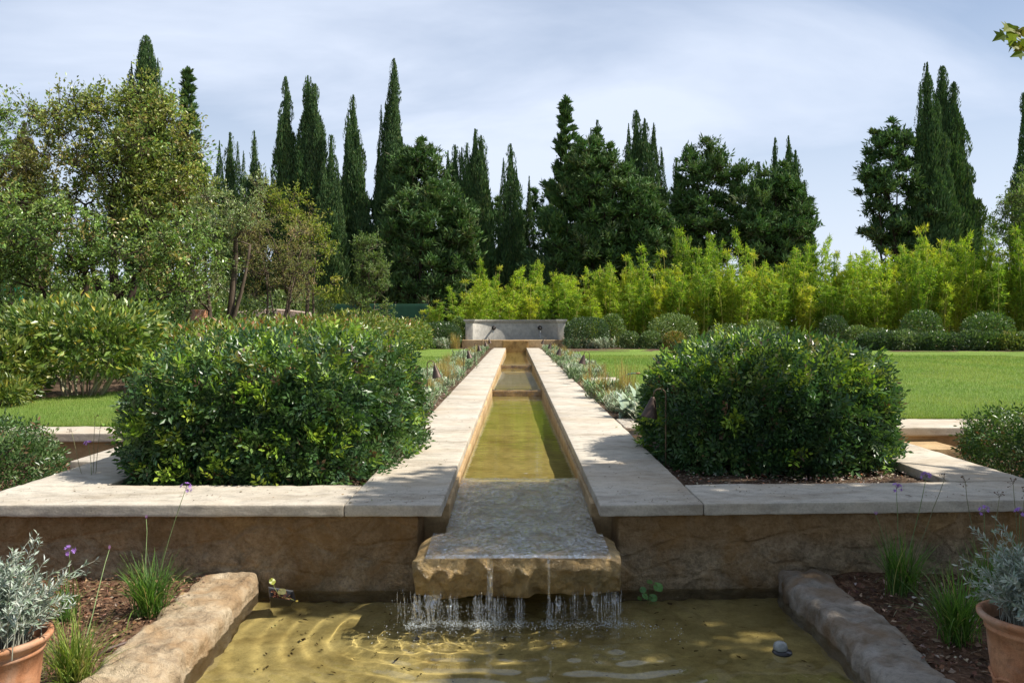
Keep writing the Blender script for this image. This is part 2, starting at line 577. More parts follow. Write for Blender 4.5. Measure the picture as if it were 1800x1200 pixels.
def plain_mat(name, col, rough=0.5, metallic=0.0, spec=0.5, bump=0.0, scale=30.0, var=0.25):
    m, nt, out = new_mat(name)
    co = nd(nt, "ShaderNodeTexCoord").outputs['Object']
    n = noise(nt, co, scale, 5, 0.6)
    base = mixc(nt, 1.0, col, ramp(nt, n, [(0.3, 1 - var), (0.7, 1 + var)]), 'MULTIPLY')
    p = nd(nt, "ShaderNodeBsdfPrincipled", {'Base Color': base, 'Roughness': rough, 'Metallic': metallic, 'Specular IOR Level': spec})
    if bump:
        nt.links.new(nd(nt, "ShaderNodeBump", {'Height': n, 'Strength': bump, 'Distance': 0.02}).outputs[0], p.inputs['Normal'])
    nt.links.new(p.outputs[0], out.inputs[0])
    return m

M = {}
M['coping'] = stone_mat("limestone coping", (0.56, 0.51, 0.42), (0.47, 0.42, 0.345), (0.34, 0.29, 0.22), scale=0.9, bump=0.14, pits=0.5, streak=1.7, stain=(0.40, 0.30, 0.19), stain_amt=0.42)
def rubble_mat():
    m, nt, out = new_mat("rubble masonry with smeared mortar")
    co = nd(nt, "ShaderNodeTexCoord").outputs['Object']
    mp = nd(nt, "ShaderNodeMapping", {'Vector': co, 'Scale': (3.4, 1.0, 5.6)}).outputs[0]
    wob = nd(nt, "ShaderNodeTexNoise", {'Vector': co, 'Scale': 5.0, 'Detail': 4.0}).outputs['Color']
    mpw = mixc(nt, 0.22, mp, wob, 'ADD')
    edge = nd(nt, "ShaderNodeTexVoronoi", {'Vector': mpw, 'Scale': 1.0}, feature='DISTANCE_TO_EDGE').outputs['Distance']
    cell = nd(nt, "ShaderNodeTexVoronoi", {'Vector': mpw, 'Scale': 1.0}).outputs['Color']
    cs = nd(nt, "ShaderNodeSeparateColor", {0: cell}).outputs
    n1 = noise(nt, co, 9, 6, 0.7, 0.5); n2 = noise(nt, co, 45, 5, 0.7); n3 = noise(nt, co, 1.7, 5, 0.6, 0.6)
    stone_c = ramp(nt, cs[0], [(0.0, (0.27, 0.185, 0.105)), (0.35, (0.38, 0.27, 0.155)), (0.7, (0.33, 0.26, 0.175)), (1.0, (0.43, 0.29, 0.14))])
    stone_c = mixc(nt, 0.85, stone_c, ramp(nt, n1, [(0.32, 0.28), (0.5, 0.95), (0.70, 1.6)]), 'MULTIPLY')
    mort = mixc(nt, 0.8, (0.35, 0.265, 0.165), ramp(nt, n1, [(0.32, 0.5), (0.68, 1.35)]), 'MULTIPLY')
    smear = ramp(nt, n3, [(0.38, 0.05), (0.58, 0.75)])
    jm = ramp(nt, edge, [(0.03, 1.0), (0.10, 0.0)])
    jf = nd(nt, "ShaderNodeMath", {0: jm, 1: smear}, operation='MAXIMUM').outputs[0]
    base = mixc(nt, jf, stone_c, mort)
    base = mixc(nt, 0.8, base, ramp(nt, n2, [(0.3, 0.5), (0.6, 1.15)]), 'MULTIPLY')
    base = mixc(nt, ramp(nt, noise(nt, co, 2.6, 5, 0.65, 0.5), [(0.5, 0.0), (0.68, 0.6)]), base, (0.27, 0.14, 0.04))
    zz = nd(nt, "ShaderNodeSeparateXYZ", {0: nd(nt, "ShaderNodeTexCoord").outputs['Object']}).outputs['Z']
    zz = nd(nt, "ShaderNodeMath", {0: zz, 1: nd(nt, "ShaderNodeMath", {0: n3, 1: 0.16}, operation='MULTIPLY').outputs[0]}, operation='ADD').outputs[0]
    rust = nd(nt, "ShaderNodeMapRange", {'Value': zz, 'From Min': 0.30, 'From Max': 0.42, 'To Min': 0.0, 'To Max': 0.45}).outputs[0]
    base = mixc(nt, rust, base, (0.27, 0.13, 0.03))
    damp = nd(nt, "ShaderNodeMapRange", {'Value': zz, 'From Min': 0.15, 'From Max': 0.02, 'To Min': 0.0, 'To Max': 0.75}).outputs[0]
    base = mixc(nt, damp, base, (0.085, 0.075, 0.045))
    h = nd(nt, "ShaderNodeMath", {0: nd(nt, "ShaderNodeMath", {0: n1, 1: n2}, operation='ADD').outputs[0], 1: nd(nt, "ShaderNodeMath", {0: jm, 1: -0.45}, operation='MULTIPLY').outputs[0]}, operation='ADD').outputs[0]
    bp = nd(nt, "ShaderNodeBump", {'Height': h, 'Strength': 0.9, 'Distance': 0.03}).outputs[0]
    p = nd(nt, "ShaderNodeBsdfPrincipled", {'Base Color': base, 'Roughness': 0.9, 'Normal': bp, 'Specular IOR Level': 0.2})
    nt.links.new(p.outputs[0], out.inputs[0])
    return m
M['wall'] = rubble_mat()
M['ochre'] = stone_mat("ochre dressed stone", (0.56, 0.40, 0.22), (0.46, 0.315, 0.16), (0.33, 0.21, 0.10), scale=0.6, bump=0.25, pits=0.4, stain=(0.24, 0.15, 0.07), stain_amt=0.5)
M['fountain'] = stone_mat("pale fountain stone", (0.60, 0.57, 0.50), (0.52, 0.49, 0.43), (0.38, 0.35, 0.30), scale=0.4, bump=0.1, pits=0.2, stain=(0.30, 0.29, 0.26), stain_amt=0.5)
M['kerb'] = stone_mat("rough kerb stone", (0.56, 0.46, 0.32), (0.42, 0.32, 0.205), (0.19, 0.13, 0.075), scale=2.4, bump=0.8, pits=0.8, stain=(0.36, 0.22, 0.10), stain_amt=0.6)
M['grey_kerb'] = stone_mat("darker grey kerb stone", (0.36, 0.325, 0.28), (0.26, 0.225, 0.18), (0.12, 0.09, 0.06), scale=2.2, bump=0.6, pits=0.9, stain=(0.20, 0.12, 0.055), stain_amt=0.7)  # darker and greyer than the left kerb stone
M['wet'] = stone_mat("wet cascade stone", (0.62, 0.44, 0.20), (0.46, 0.30, 0.12), (0.20, 0.12, 0.04), scale=2.4, rough=0.32, bump=0.8, pits=0.6, spec=0.6, stain=(0.13, 0.10, 0.04), stain_amt=0.6)
M['bed'] = stone_mat("silty pool floor", (0.60, 0.47, 0.20), (0.50, 0.38, 0.15), (0.32, 0.23, 0.08), scale=1.3, bump=0.25, pits=0.4, stain=(0.20, 0.15, 0.04), stain_amt=0.5)
M['channel_bed'] = stone_mat("silty channel floor", (0.58, 0.46, 0.16), (0.49, 0.38, 0.12), (0.36, 0.26, 0.07), scale=0.9, bump=0.2, pits=0.3, stain=(0.27, 0.24, 0.05), stain_amt=0.6)
M['weir'] = stone_mat("mossy weir stone", (0.42, 0.27, 0.10), (0.30, 0.18, 0.06), (0.14, 0.08, 0.03), scale=2.0, rough=0.4, bump=0.4, streak=0.0)
M['leaf'] = leaf_mat("glossy leaves", 0.28, 0.33, 0.45)
M['soft_leaf'] = leaf_mat("soft leaves", 0.40, 0.55, 0.3)
M['needle'] = leaf_mat("cypress sprays", 0.16, 0.6, 0.22)
M['bamboo_leaf'] = leaf_mat("bamboo leaves", 0.45, 0.5, 0.3)
M['silver_leaf'] = leaf_mat("felted silver leaves", 0.12, 0.75, 0.2, tint=(1, 1.05, 0.85))
M['petal'] = leaf_mat("petals", 0.35, 0.6, 0.2, tint=(1, 1, 1))
M['bark'] = bark_mat("grey brown bark", (0.05, 0.035, 0.025), (0.16, 0.12, 0.085))
M['dark_bark'] = bark_mat("dark bark", (0.022, 0.016, 0.012), (0.075, 0.052, 0.036))
M['twig'] = attr_mat("twigs and stems", 0.85)
M['soil'] = soil_mat("dark soil", (0.035, 0.022, 0.014), (0.10, 0.065, 0.042), (0.22, 0.16, 0.11), 24)
M['mulch'] = soil_mat("bark mulch", (0.04, 0.022, 0.013), (0.135, 0.075, 0.045), (0.28, 0.18, 0.115), 30)
M['chip'] = attr_mat("mulch chips", 0.95, 0.15)
M['path'] = soil_mat("gravel path", (0.22, 0.18, 0.13), (0.34, 0.28, 0.21), (0.46, 0.40, 0.31), 40, 0.4)
M['earth'] = soil_mat("dry earth", (0.08, 0.07, 0.03), (0.16, 0.13, 0.06), (0.22, 0.19, 0.10), 3, 0.4)
M['terracotta'] = stone_mat("weathered terracotta", (0.52, 0.27, 0.145), (0.44, 0.20, 0.10), (0.28, 0.115, 0.05), scale=2.4, rough=0.85, bump=0.12, pits=0.25, stain=(0.50, 0.38, 0.29), stain_amt=0.75)
M['lamp'] = plain_mat("aged bronze", (0.085, 0.058, 0.045), 0.5, 0.6, var=0.3)
M['stake'] = plain_mat("weathered brass stake", (0.14, 0.10, 0.06), 0.55, 0.5)
M['iron'] = plain_mat("dark iron", (0.03, 0.025, 0.022), 0.6, 0.4)
M['plastic'] = plain_mat("black plastic", (0.012, 0.012, 0.014), 0.28)
M['pipe'] = plain_mat("brown pipe", (0.11, 0.065, 0.05), 0.55)
M['bluepipe'] = plain_mat("blue green hose", (0.10, 0.22, 0.21), 0.45)
M['screen'] = plain_mat("green windscreen mesh", (0.006, 0.055, 0.026), 0.8, var=0.15, scale=3)
M['sunlit_screen'] = plain_mat("green windscreen mesh with painted sun", (0.01, 0.24, 0.11), 0.8, var=0.12, scale=3)  # sunlight on the left screen is put into this brighter green
M['pink'] = stone_mat("pink rendered wall", (0.62, 0.50, 0.42), (0.55, 0.43, 0.35), (0.44, 0.32, 0.26), bump=0.2)
M['float'] = plain_mat("pale float plastic", (0.27, 0.28, 0.26), 0.35)
M['pool_water'] = water_mat("pool water", (0.93, 0.95, 0.82))
M['channel_water'] = water_mat("channel water", (0.97, 0.97, 0.84))
M['film'] = film_mat("running film of water", 1.0, (44, 30, 44), 0.46, dist=0.08, patch=True)
M['weir_film'] = film_mat("thin film over the weirs", 0.5, (40, 40, 14), 0.03)
M['stream'] = film_mat("falling water", 0.9, (60, 60, 16), 0.10, rough=0.08)
M['drop'] = plain_mat("foam", (0.62, 0.66, 0.66), 0.15, var=0.05)

# ------------------------------------------------------------------ setting: ground, lawn, beds
POOLZ = -0.54
def skew(P):                         # the right-hand stonework runs slightly out of square
    P = P.copy(); m = P[:, 0] > 0.517
    P[m, 1] += 0.055 * (P[m, 0] - 0.517)
    return P

g = Geo()
sheet(g, [(-700, 8.9), (-1.0, 8.9), (-1.0, 40.2), (-700, 40.2)], -0.05)
sheet(g, [(1.1, 9.3), (700, 9.3), (700, 40.2), (1.1, 40.2)], -0.05)
sheet(g, [(-700, 40.2), (700, 40.2), (700, 1200), (-700, 1200)], -0.05)
sheet(g, [(-700, 8.9), (-700, 5.3), (-3.3, 5.3), (-3.3, 8.9)], -0.36)
sheet(g, [(3.6, 9.3), (3.6, 5.5), (700, 5.5), (700, 9.3)], -0.36)
sheet(g, [(-700, 5.3), (-700, -600), (-3.3, -600), (-3.3, 5.3)], -0.57)
sheet(g, [(3.6, 5.5), (3.6, -600), (700, -600), (700, 5.5)], -0.57)
sheet(g, [(-3.3, 2.2), (-3.3, -600), (3.6, -600), (3.6, 2.2)], -0.57)
tag(g.build('ground', M['earth']), kind='structure')

def lawn_material():
    m, nt, out = new_mat("mown lawn")
    co = nd(nt, "ShaderNodeTexCoord").outputs['Object']
    n1 = noise(nt, co, 0.45, 5, 0.6, 0.3)
    n2 = noise(nt, co, 9, 5, 0.7)
    n3 = noise(nt, co, 70, 3, 0.7)
    base = ramp(nt, n1, [(0.3, (0.14, 0.225, 0.036)), (0.55, (0.175, 0.265, 0.046)), (0.75, (0.22, 0.295, 0.065))])
    base = mixc(nt, 0.8, base, ramp(nt, n2, [(0.3, 0.62), (0.7, 1.28)]), 'MULTIPLY')
    base = mixc(nt, 0.7, base, ramp(nt, n3, [(0.3, 0.55), (0.7, 1.3)]), 'MULTIPLY')
    base = mixc(nt, ramp(nt, noise(nt, co, 1.3, 5, 0.65, 0.4), [(0.52, 0.0), (0.72, 0.5)]), base, (0.26, 0.31, 0.075))
    bp = nd(nt, "ShaderNodeBump", {'Height': n3, 'Strength': 0.8, 'Distance': 0.04}).outputs[0]
    p = nd(nt, "ShaderNodeBsdfPrincipled", {'Base Color': base, 'Roughness': 0.8, 'Normal': bp, 'Specular IOR Level': 0.15})
    nt.links.new(p.outputs[0], out.inputs[0])
    return m
M['lawn'] = lawn_material()
LAWN_L = [(-8.5, 9.19), (-1.98, 9.19), (-1.98, 38.2), (-4.4, 38.2), (-5.0, 28), (-5.4, 20), (-6.0, 15.5), (-7.2, 12.2), (-9.5, 11.2)]
LAWN_R = [(2.0, 9.93), (45, 9.93), (45, 34.4), (24, 34.6), (14, 36.2), (6, 38.2), (2.0, 38.8)]
g = Geo()
def lawn_patch(g, poly):
    sheet(g, poly, 0.0)
lawn_patch(g, LAWN_L); lawn_patch(g, LAWN_R)
tag(g.build('lawn', M['lawn']), kind='structure')

def in_poly(x, y, poly):
    c = np.zeros(len(x), bool); n = len(poly)
    for i in range(n):
        x0, y0 = poly[i][:2]; x1, y1 = poly[(i + 1) % n][:2]
        if y0 == y1: continue
        k = ((y0 > y) != (y1 > y)) & (x < (x1 - x0) * (y - y0) / (y1 - y0) + x0)
        c ^= k
    return c

r = np.random.default_rng(5)
g = Geo()
for poly, x0, x1, y0, n in ((LAWN_L, -9, -1.98, 9.2, 120000), (LAWN_R, 2.0, 17, 9.93, 360000)):
    y = y0 + 20 * r.random(n) ** 2.2
    x = r.uniform(x0, x1, n)
    k = in_poly(x, y, poly) & (np.abs(x) / y < 0.88)
    x, y = x[k], y[k]; m = len(x)
    P = np.stack([x, y, np.zeros(m)], 1)
    h = r.uniform(0.02, 0.042, m) * (1 + 0.04 * (y - y0))
    c = vary(r, pick(r, [((0.175, 0.26, 0.045), 5), ((0.225, 0.31, 0.06), 3), ((0.27, 0.30, 0.09), 1.3), ((0.10, 0.18, 0.03), 2)], m), m, 0.25)
    pt = np.clip(fbm(P * np.array([.9, .5, 0]) , 3, 3) * 2.0, -.6, 1)[:, None]
    c = c * (1 + np.array([.30, .12, .25]) * pt)
    blades(g, P, r.uniform(0, 6.28, m), h, 0.004 + 0.0005 * (y - y0), r.uniform(0, .4, m), r.uniform(.3, 1.2, m), c, segs=1)
tag(g.build('grass', M['soft_leaf']), kind='stuff')

# soil inside the planters, in the flower borders and in the beds beside the pool
g = Geo()
zs = lambda base, amp, f, seed: (lambda P: base + amp * fbm(np.stack([P[:, 0] * f, P[:, 1] * f, P[:, 2]], 1), 4, seed))
grid(g, -2.84, -1.0, 5.7, 8.65, 0.04, zs(-0.085, 0.045, 3, 1))
grid(g, 1.1, 3.12, 5.7, 9.0, 0.04, zs(-0.075, 0.05, 3, 2))
grid(g, -2.0, -1.0, 8.6, 39.6, 0.15, zs(-0.02, 0.03, 4, 3))
grid(g, 1.1, 2.02, 9.0, 39.6, 0.15, zs(-0.02, 0.03, 4, 4))
grid(g, -20, -1.0, 38.0, 41.5, 0.4, zs(0.0, 0.03, 1, 5))
grid(g, 1.1, 40, 34.2, 42, 0.4, zs(-0.0, 0.03, 1, 6))
grid(g, -12, -4.3, 10.8, 40, 0.3, zs(-0.03, 0.02, 1, 8))
tag(g.build('soil', M['soil'], smooth=True), kind='structure')
g = Geo()
grid(g, -6.5, -1.72, 2.2, 5.32, 0.03, zs(-0.47, 0.05, 4, 11))
grid(g, 1.76, 6.5, 2.2, 5.75, 0.03, zs(-0.47, 0.05, 4, 12))
grid(g, -8.5, -3.3, 5.4, 8.62, 0.06, zs(-0.30, 0.06, 3, 13))
grid(g, 3.6, 9.0, 5.4, 9.2, 0.06, zs(-0.30, 0.06, 3, 14))
tag(g.build('mulch', M['mulch'], smooth=True), kind='structure')
r = np.random.default_rng(8)
g = Geo()
def chips(g, n, x0, x1, y0, y1, z, pal, s0, s1, hb=0.015):
    P = np.stack([r.uniform(x0, x1, n), r.uniform(y0, y1, n), z + r.uniform(0.0, hb + .025, n)], 1)
    D = rand_dirs(r, n); D[:, 2] *= 0.3
    Nn = np.array([0, 0, 1.]) + r.normal(size=(n, 3)) * 0.4
    L = r.uniform(s0, s1, n)
    leaves(g, P, D, Nn, L, L * r.uniform(.25, .6, n), vary(r, pick(r, pal, n), n, .35), fold=0.12)
MUL = [((0.19, 0.10, 0.055), 4), ((0.09, 0.05, 0.03), 3), ((0.32, 0.20, 0.125), 2), ((0.40, 0.31, 0.21), .6)]
chips(g, 9000, -3.4, -1.85, 2.4, 5.25, -0.475, MUL, .012, .045)
chips(g, 9000, 1.86, 3.6, 2.4, 5.3, -0.475, [((0.14, 0.075, 0.045), 4), ((0.08, 0.05, 0.035), 3), ((0.36, 0.26, 0.18), 1.3), ((0.45, 0.38, 0.30), .5)], .012, .05)
chips(g, 5000, -6.0, -3.4, 5.4, 8.5, -0.30, MUL, .015, .05)
chips(g, 4000, 3.7, 6.5, 5.6, 9.0, -0.30, MUL, .015, .05)
chips(g, 4200, 1.17, 3.05, 5.93, 7.4, -0.085, [((0.30, 0.24, 0.18), 3), ((0.13, 0.09, 0.065), 4), ((0.46, 0.40, 0.33), 1.2), ((0.32, 0.13, 0.07), 1)], .008, .035)
chips(g, 2500, -2.78, -1.06, 5.87, 7.0, -0.09, [((0.14, 0.085, 0.06), 4), ((0.28, 0.22, 0.17), 1), ((0.22, 0.10, 0.06), 1)], .01, .04)
for sx in (-1, 1):
    chips(g, 3500, 1.16 * sx if sx > 0 else -1.9, 1.9 if sx > 0 else -1.06, 8.8, 20, -0.02, [((0.30, 0.22, 0.15), 3), ((0.16, 0.10, 0.07), 3), ((0.42, 0.36, 0.28), 1)], .01, .05)
tag(g.build('bark_chips', M['chip']), kind='stuff')

# ------------------------------------------------------------------ stonework: channel, planters, lawn walls
SECT = [(6.72, 16.0), (16.15, 25.8), (25.95, 39.95)]
def water_z(y, s):
    a, b = SECT[s]
    return -0.125 - 0.11 * (y - a) / (b - a) * (0.85 if s == 2 else 1)

ch = thing('water_channel', 'long narrow stone rill with water stepping down between two rows of pale coping slabs', 'channel', (0, 5.2, -0.55))
r = np.random.default_rng(3)
edges = [5.21, 7.55, 9.9, 12.2, 14.6, 17.0, 19.3, 21.7, 24.0, 26.4, 28.8, 31.2, 33.6, 35.9, 38.0, 39.93]
for side in (-1, 1):
    xo, xi = (-1.045, -0.452) if side < 0 else (0.517, 1.158)
    for k in range(len(edges) - 1):
        y0, y1 = edges[k] + 0.002, edges[k + 1] - 0.002
        gg = Geo()
        res = (0.05, 0.05, 0.02) if k == 0 else ((0.08, 0.1, 0.04) if k < 3 else (0.3, 0.5, 0.04))
        stone(gg, (xo, y0, -0.075), (xi, y1, -r.uniform(0, .003)), r=0.009, res=res, amp=0.005 if k < 3 else 0.003, amp2=0.0025 if k < 2 else 0.001, freq=6, seed=k + 40 * side,
              warp=(lambda P: skew(P)) if (side > 0 and k == 0) else None)
        gg.build('coping_slab', M['coping'], ch, smooth=True)
gg = Geo()
for (x0, x1) in ((-0.70, -0.432), (0.497, 0.78)):
    stone(gg, (x0, 5.62, -0.65), (x1, 39.9, -0.076), r=0.01, res=(0.3, 0.25, 0.06), amp=0.01, freq=3, seed=int(10 * x1))
gg.build('channel_wall', M['ochre'], ch, smooth=True)
for s, (a, b) in enumerate(SECT):
    gg = Geo()
    y0 = a - (0.4 if s == 0 else 0.15)
    grid(gg, -0.44, 0.505, y0, b + 0.02, 0.12, lambda P: np.array([water_z(max(v, a), s) for v in P[:, 1]]) - 0.20 + 0.02 * fbm(P * 3, 3, 9 + s))
    gg.build('channel_floor', M['channel_bed'], ch, smooth=True)
for s in (0, 1):
    y = SECT[s][1]
    gg = Geo()
    stone(gg, (-0.436, y, -0.5), (0.501, y + 0.16, -0.138), r=0.015, res=(0.05, 0.04, 0.04), amp=0.008, freq=9, seed=70 + s)
    gg.build('weir', M['weir'], ch, smooth=True)

def make_planter(nm, label, x0, x1, yf, yb, inner0, inner1, strip, sk):
    t = thing(nm, label, 'planter', ((x0 + x1) / 2, yf, -0.55))
    w = skew if sk else None
    gg = Geo()
    def wall_warp(P):
        P = P.copy()
        m = P[:, 1] < yf + 0.15
        q = np.stack([P[:, 0] * 3.2, P[:, 2] * 4.2 + 7, P[:, 0] * 0], 1)
        bl = np.abs(vnoise(q * 1.3, 31)) ** .6 * 0.010 + 0.018 * fbm(P * 11, 3, 5) + 0.010 * fbm(P * 40, 2, 6)
        P[m, 1] -= bl[m]
        return skew(P) if sk else P
    stone(gg, (x0 + .03, yf + .055, -0.75), (x1, yf + .42, -0.076), r=0.012, res=(0.022, 0.12, 0.022), amp=0.004, freq=8, seed=4, warp=wall_warp)
    gg.build('front_wall', M['wall'], t, smooth=True)
    gg = Geo()
    s0, s1 = (x0 + .03, inner0) if inner0 is not None else (inner1, x1 - .03)
    return t, w
PLF = 5.21
# left planter
pl, _ = make_planter('stone_planter', 'stone planter left of the cascade holding the boxy clipped shrub', -3.40, -0.60, PLF, 8.6, None, None, .6, False)
gg = Geo()
for a, b in ((-3.40, -1.049),):
    gg = Geo()
    stone(gg, (a, PLF, -0.075), (b, 5.84, 0), r=0.009, res=(0.04, 0.05, 0.02), amp=0.005, amp2=0.003, freq=6, seed=int(a * 10))
    gg.build('coping_slab', M['coping'], pl, smooth=True)
for a, b in ((5.845, 7.2), (7.204, 8.58)):
    gg = Geo()
    stone(gg, (-3.395, a, -0.075), (-2.79, b, -0.001), r=0.009, res=(0.06, 0.06, 0.02), amp=0.004, amp2=0.002, freq=6, seed=int(a * 10))
    gg.build('coping_slab', M['coping'], pl, smooth=True)
gg = Geo()
stone(gg, (-3.36, 5.62, -0.75), (-2.84, 8.57, -0.076), r=0.01, res=0.1, amp=0.01, freq=5, seed=9)
gg.build('side_wall', M['ochre'], pl, smooth=True)
# right planter
pr, _ = make_planter('stone_planter', 'stone planter right of the cascade holding the domed clipped shrub', 0.605, 4.2, PLF, 9.0, None, None, .6, True)
gg = Geo()
for a, b in ((1.162, 4.1),):
    gg = Geo()
    stone(gg, (a, PLF, -0.075), (b, 5.83, 0), r=0.009, res=(0.04, 0.05, 0.02), amp=0.005, amp2=0.003, freq=6, seed=int(a * 10), warp=skew)
    gg.build('coping_slab', M['coping'], pr, smooth=True)
for a, b in ((6.015, 7.4), (7.404, 9.05)):
    gg = Geo()
    stone(gg, (3.06, a, -0.075), (3.65, b, -0.001), r=0.009, res=(0.06, 0.06, 0.02), amp=0.004, amp2=0.002, freq=6, seed=int(a * 10))
    gg.build('coping_slab', M['coping'], pr, smooth=True)
gg = Geo()
stone(gg, (3.1, 5.95, -0.75), (3.6, 9.04, -0.076), r=0.01, res=0.1, amp=0.01, freq=5, seed=19)
gg.build('side_wall', M['ochre'], pr, smooth=True)

def lawn_wall(label, x0, x1, y0, y1, seed):
    t = thing('retaining_wall', label, 'wall', ((x0 + x1) / 2, y0, -0.34))
    gg = Geo()
    stone(gg, (x0, y0 + .05, -0.6), (x1, y1 + .1, -0.091), r=0.01, res=(0.06, 0.2, 0.04), amp=0.02, freq=3.5, seed=seed)
    gg.build('wall', M['ochre'], t, smooth=True)
    n = int((x1 - x0) / 1.9)
    xs = np.linspace(x0, x1, n + 1)
    for a, b in zip(xs[:-1], xs[1:]):
        gg = Geo()
        stone(gg, (a + .002, y0, -0.09), (b - .002, y1, 0.002), r=0.01, res=(0.08, 0.1, 0.03), amp=0.006, amp2=0.002, freq=5, seed=seed + int(a * 7))
        gg.build('coping_slab', M['coping'], t, smooth=True)
lawn_wall('low stone wall edging the left strip of lawn beside the path', -13.0, -1.05, 8.62, 9.2, 21)
lawn_wall('low ochre stone wall edging the right hand lawn', 1.17, 13.0, 9.1, 9.92, 22)
gg = Geo(); stone(gg, (-3.98, 7.62, -0.45), (-3.41, 8.64, -0.12), r=0.012, res=0.06, amp=0.005, freq=6, seed=3)
tag(gg.build('stone_step', M['coping'], smooth=True, origin=(-3.7, 8.1, -0.45)), 'pale stone step below the lawn wall left of the boxy shrub', 'step')
gg = Geo(); stone(gg, (3.66, 8.58, -0.45), (4.5, 9.14, -0.15), r=0.012, res=0.06, amp=0.005, freq=6, seed=4)
tag(gg.build('stone_step', M['ochre'], smooth=True, origin=(4.1, 8.8, -0.45)), 'sandy stone step below the lawn wall right of the domed shrub', 'step')
gg = Geo(); stone(gg, (1.36, 15.3, -0.06), (1.98, 16.8, 0.06), r=0.01, res=0.1, amp=0.004, freq=5, seed=6)
tag(gg.build('paving_slab', M['coping'], smooth=True, origin=(1.7, 15.9, -0.06)), 'single pale paving slab among border plants at edge of right lawn', 'paving slab')

# the slab the water spills over
SL0, SL1 = 4.74, 6.74
def slab_top(y):
    return -0.202 + 0.066 * (np.asarray(y) - SL0) / (SL1 - SL0)
def slab_warp(P):
    P = P.copy()
    t = np.clip((P[:, 1] - 5.16) / 0.10, 0, 1)
    half = 0.585 + (0.462 - 0.585) * t
    cx = 0.008 + 0.024 * t
    P[:, 0] = cx + P[:, 0] * half
    top = slab_top(P[:, 1])
    f = (P[:, 2] + 1)                # 0 bottom .. 1 top
    bot = -0.45 + 0.045 * vnoise(np.stack([P[:, 0] * 5 + 3, P[:, 1] * 2, P[:, 1] * 0], 1), 3) + 0.035 * np.clip((P[:, 0] - .2) * 6, 0, 1) + 0.03 * np.clip((-P[:, 0] - .3) * 5, 0, 1)
    P[:, 2] = bot + (top - bot) * f
    fr = np.clip((SL0 + 0.22 - P[:, 1]) / 0.22, 0, 1)
    q = np.stack([P[:, 0] * 11, P[:, 2] * 3.5, P[:, 1] * 4], 1)
    P[:, 1] += fr * (0.055 * fbm(q * .7, 3, 8) + 0.022 * fbm(P * 24, 2, 9)) + fr * ((1 - f) ** 2 * 0.09 + np.maximum(0, f - .75) * .12)
    ed = np.clip((np.abs(P[:, 0] - 0.008) - 0.50) / 0.085, 0, 1) * (1 - t)
    P[:, 2] -= ed * (0.02 + 0.035 * np.maximum(0, vnoise(P * 7, 12))) * f
    P[:, 0] += 0.03 * fbm(P * 5, 3, 13) * (1 - t)
    P[:, 2] += f * (0.005 * fbm(P * 9, 3, 14) + 0.0035 * fbm(P * 30, 2, 15))
    return P
gg = Geo()
stone(gg, (-1, SL0, -1), (1, SL1, 0), r=0.03, res=(0.02, 0.02, 0.06), warp=slab_warp)
tag(gg.build('cascade_slab', M['wet'], smooth=True, origin=(0, 5.2, -0.43)), 'thick rough wet stone slab jutting over the pool with water spilling off its lip', 'stone slab')

# the two rough kerbs that hold the pool
def kerb(x0, x1, y0, y1, seed, label, mat, z1):
    gg = Geo()
    def warp(P):
        P = P.copy()
        P[:, 0] += (-0.01) * (P[:, 1] - 4.4) + 0.035 * vnoise(np.stack([P[:, 1] * 1.6, P[:, 1] * 0, P[:, 1] * 0 + seed], 1), seed)
        P[:, 2] += (P[:, 2] > -0.5) * 0.02 * vnoise(np.stack([P[:, 1] * 2.2, P[:, 0] * 3, P[:, 1] * 0], 1), seed + 3)
        return P
    stone(gg, (x0, y0, -0.85), (x1, y1, z1), r=0.05, res=(0.012, 0.014, 0.03), amp=0.020, freq=3.4, amp2=0.022, seed=seed, warp=warp)
    tag(gg.build('kerb_stone', mat, smooth=True, origin=((x0 + x1) / 2, (y0 + y1) / 2, -0.85)), label, 'kerb')
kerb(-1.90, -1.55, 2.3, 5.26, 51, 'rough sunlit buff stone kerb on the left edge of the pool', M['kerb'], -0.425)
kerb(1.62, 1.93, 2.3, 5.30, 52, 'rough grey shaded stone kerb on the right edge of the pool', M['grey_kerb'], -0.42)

# pool floor, back of the pool below the slab
g = Geo()
grid(g, -1.8, 1.86, 2.2, 5.5, 0.05, zs(-0.76, 0.02, 2, 30))
box(g, -0.62, 0.63, 5.45, 5.6, -0.8, -0.43)
pf = g.build('pool_floor', M['bed'], smooth=True)
tag(pf, kind='structure')
r = np.random.default_rng(77)
g = Geo(); n = 420
P = np.stack([r.uniform(-1.45, 1.5, n), r.uniform(2.4, 5.2, n), -0.735 + r.uniform(0, .015, n)], 1)
D = rand_dirs(r, n); D[:, 2] *= .15
L = r.uniform(.012, .05, n)
leaves(g, P, D, np.array([0, 0, 1.]) + r.normal(size=(n, 3)) * .25, L, L * r.uniform(.15, .5, n), vary(r, pick(r, [((.07, .045, .015), 4), ((.16, .08, .03), 2), ((.24, .17, .06), 1)], n), n, .3))
ll = g.build('leaf_litter', M['chip']); tag(ll, kind='stuff')

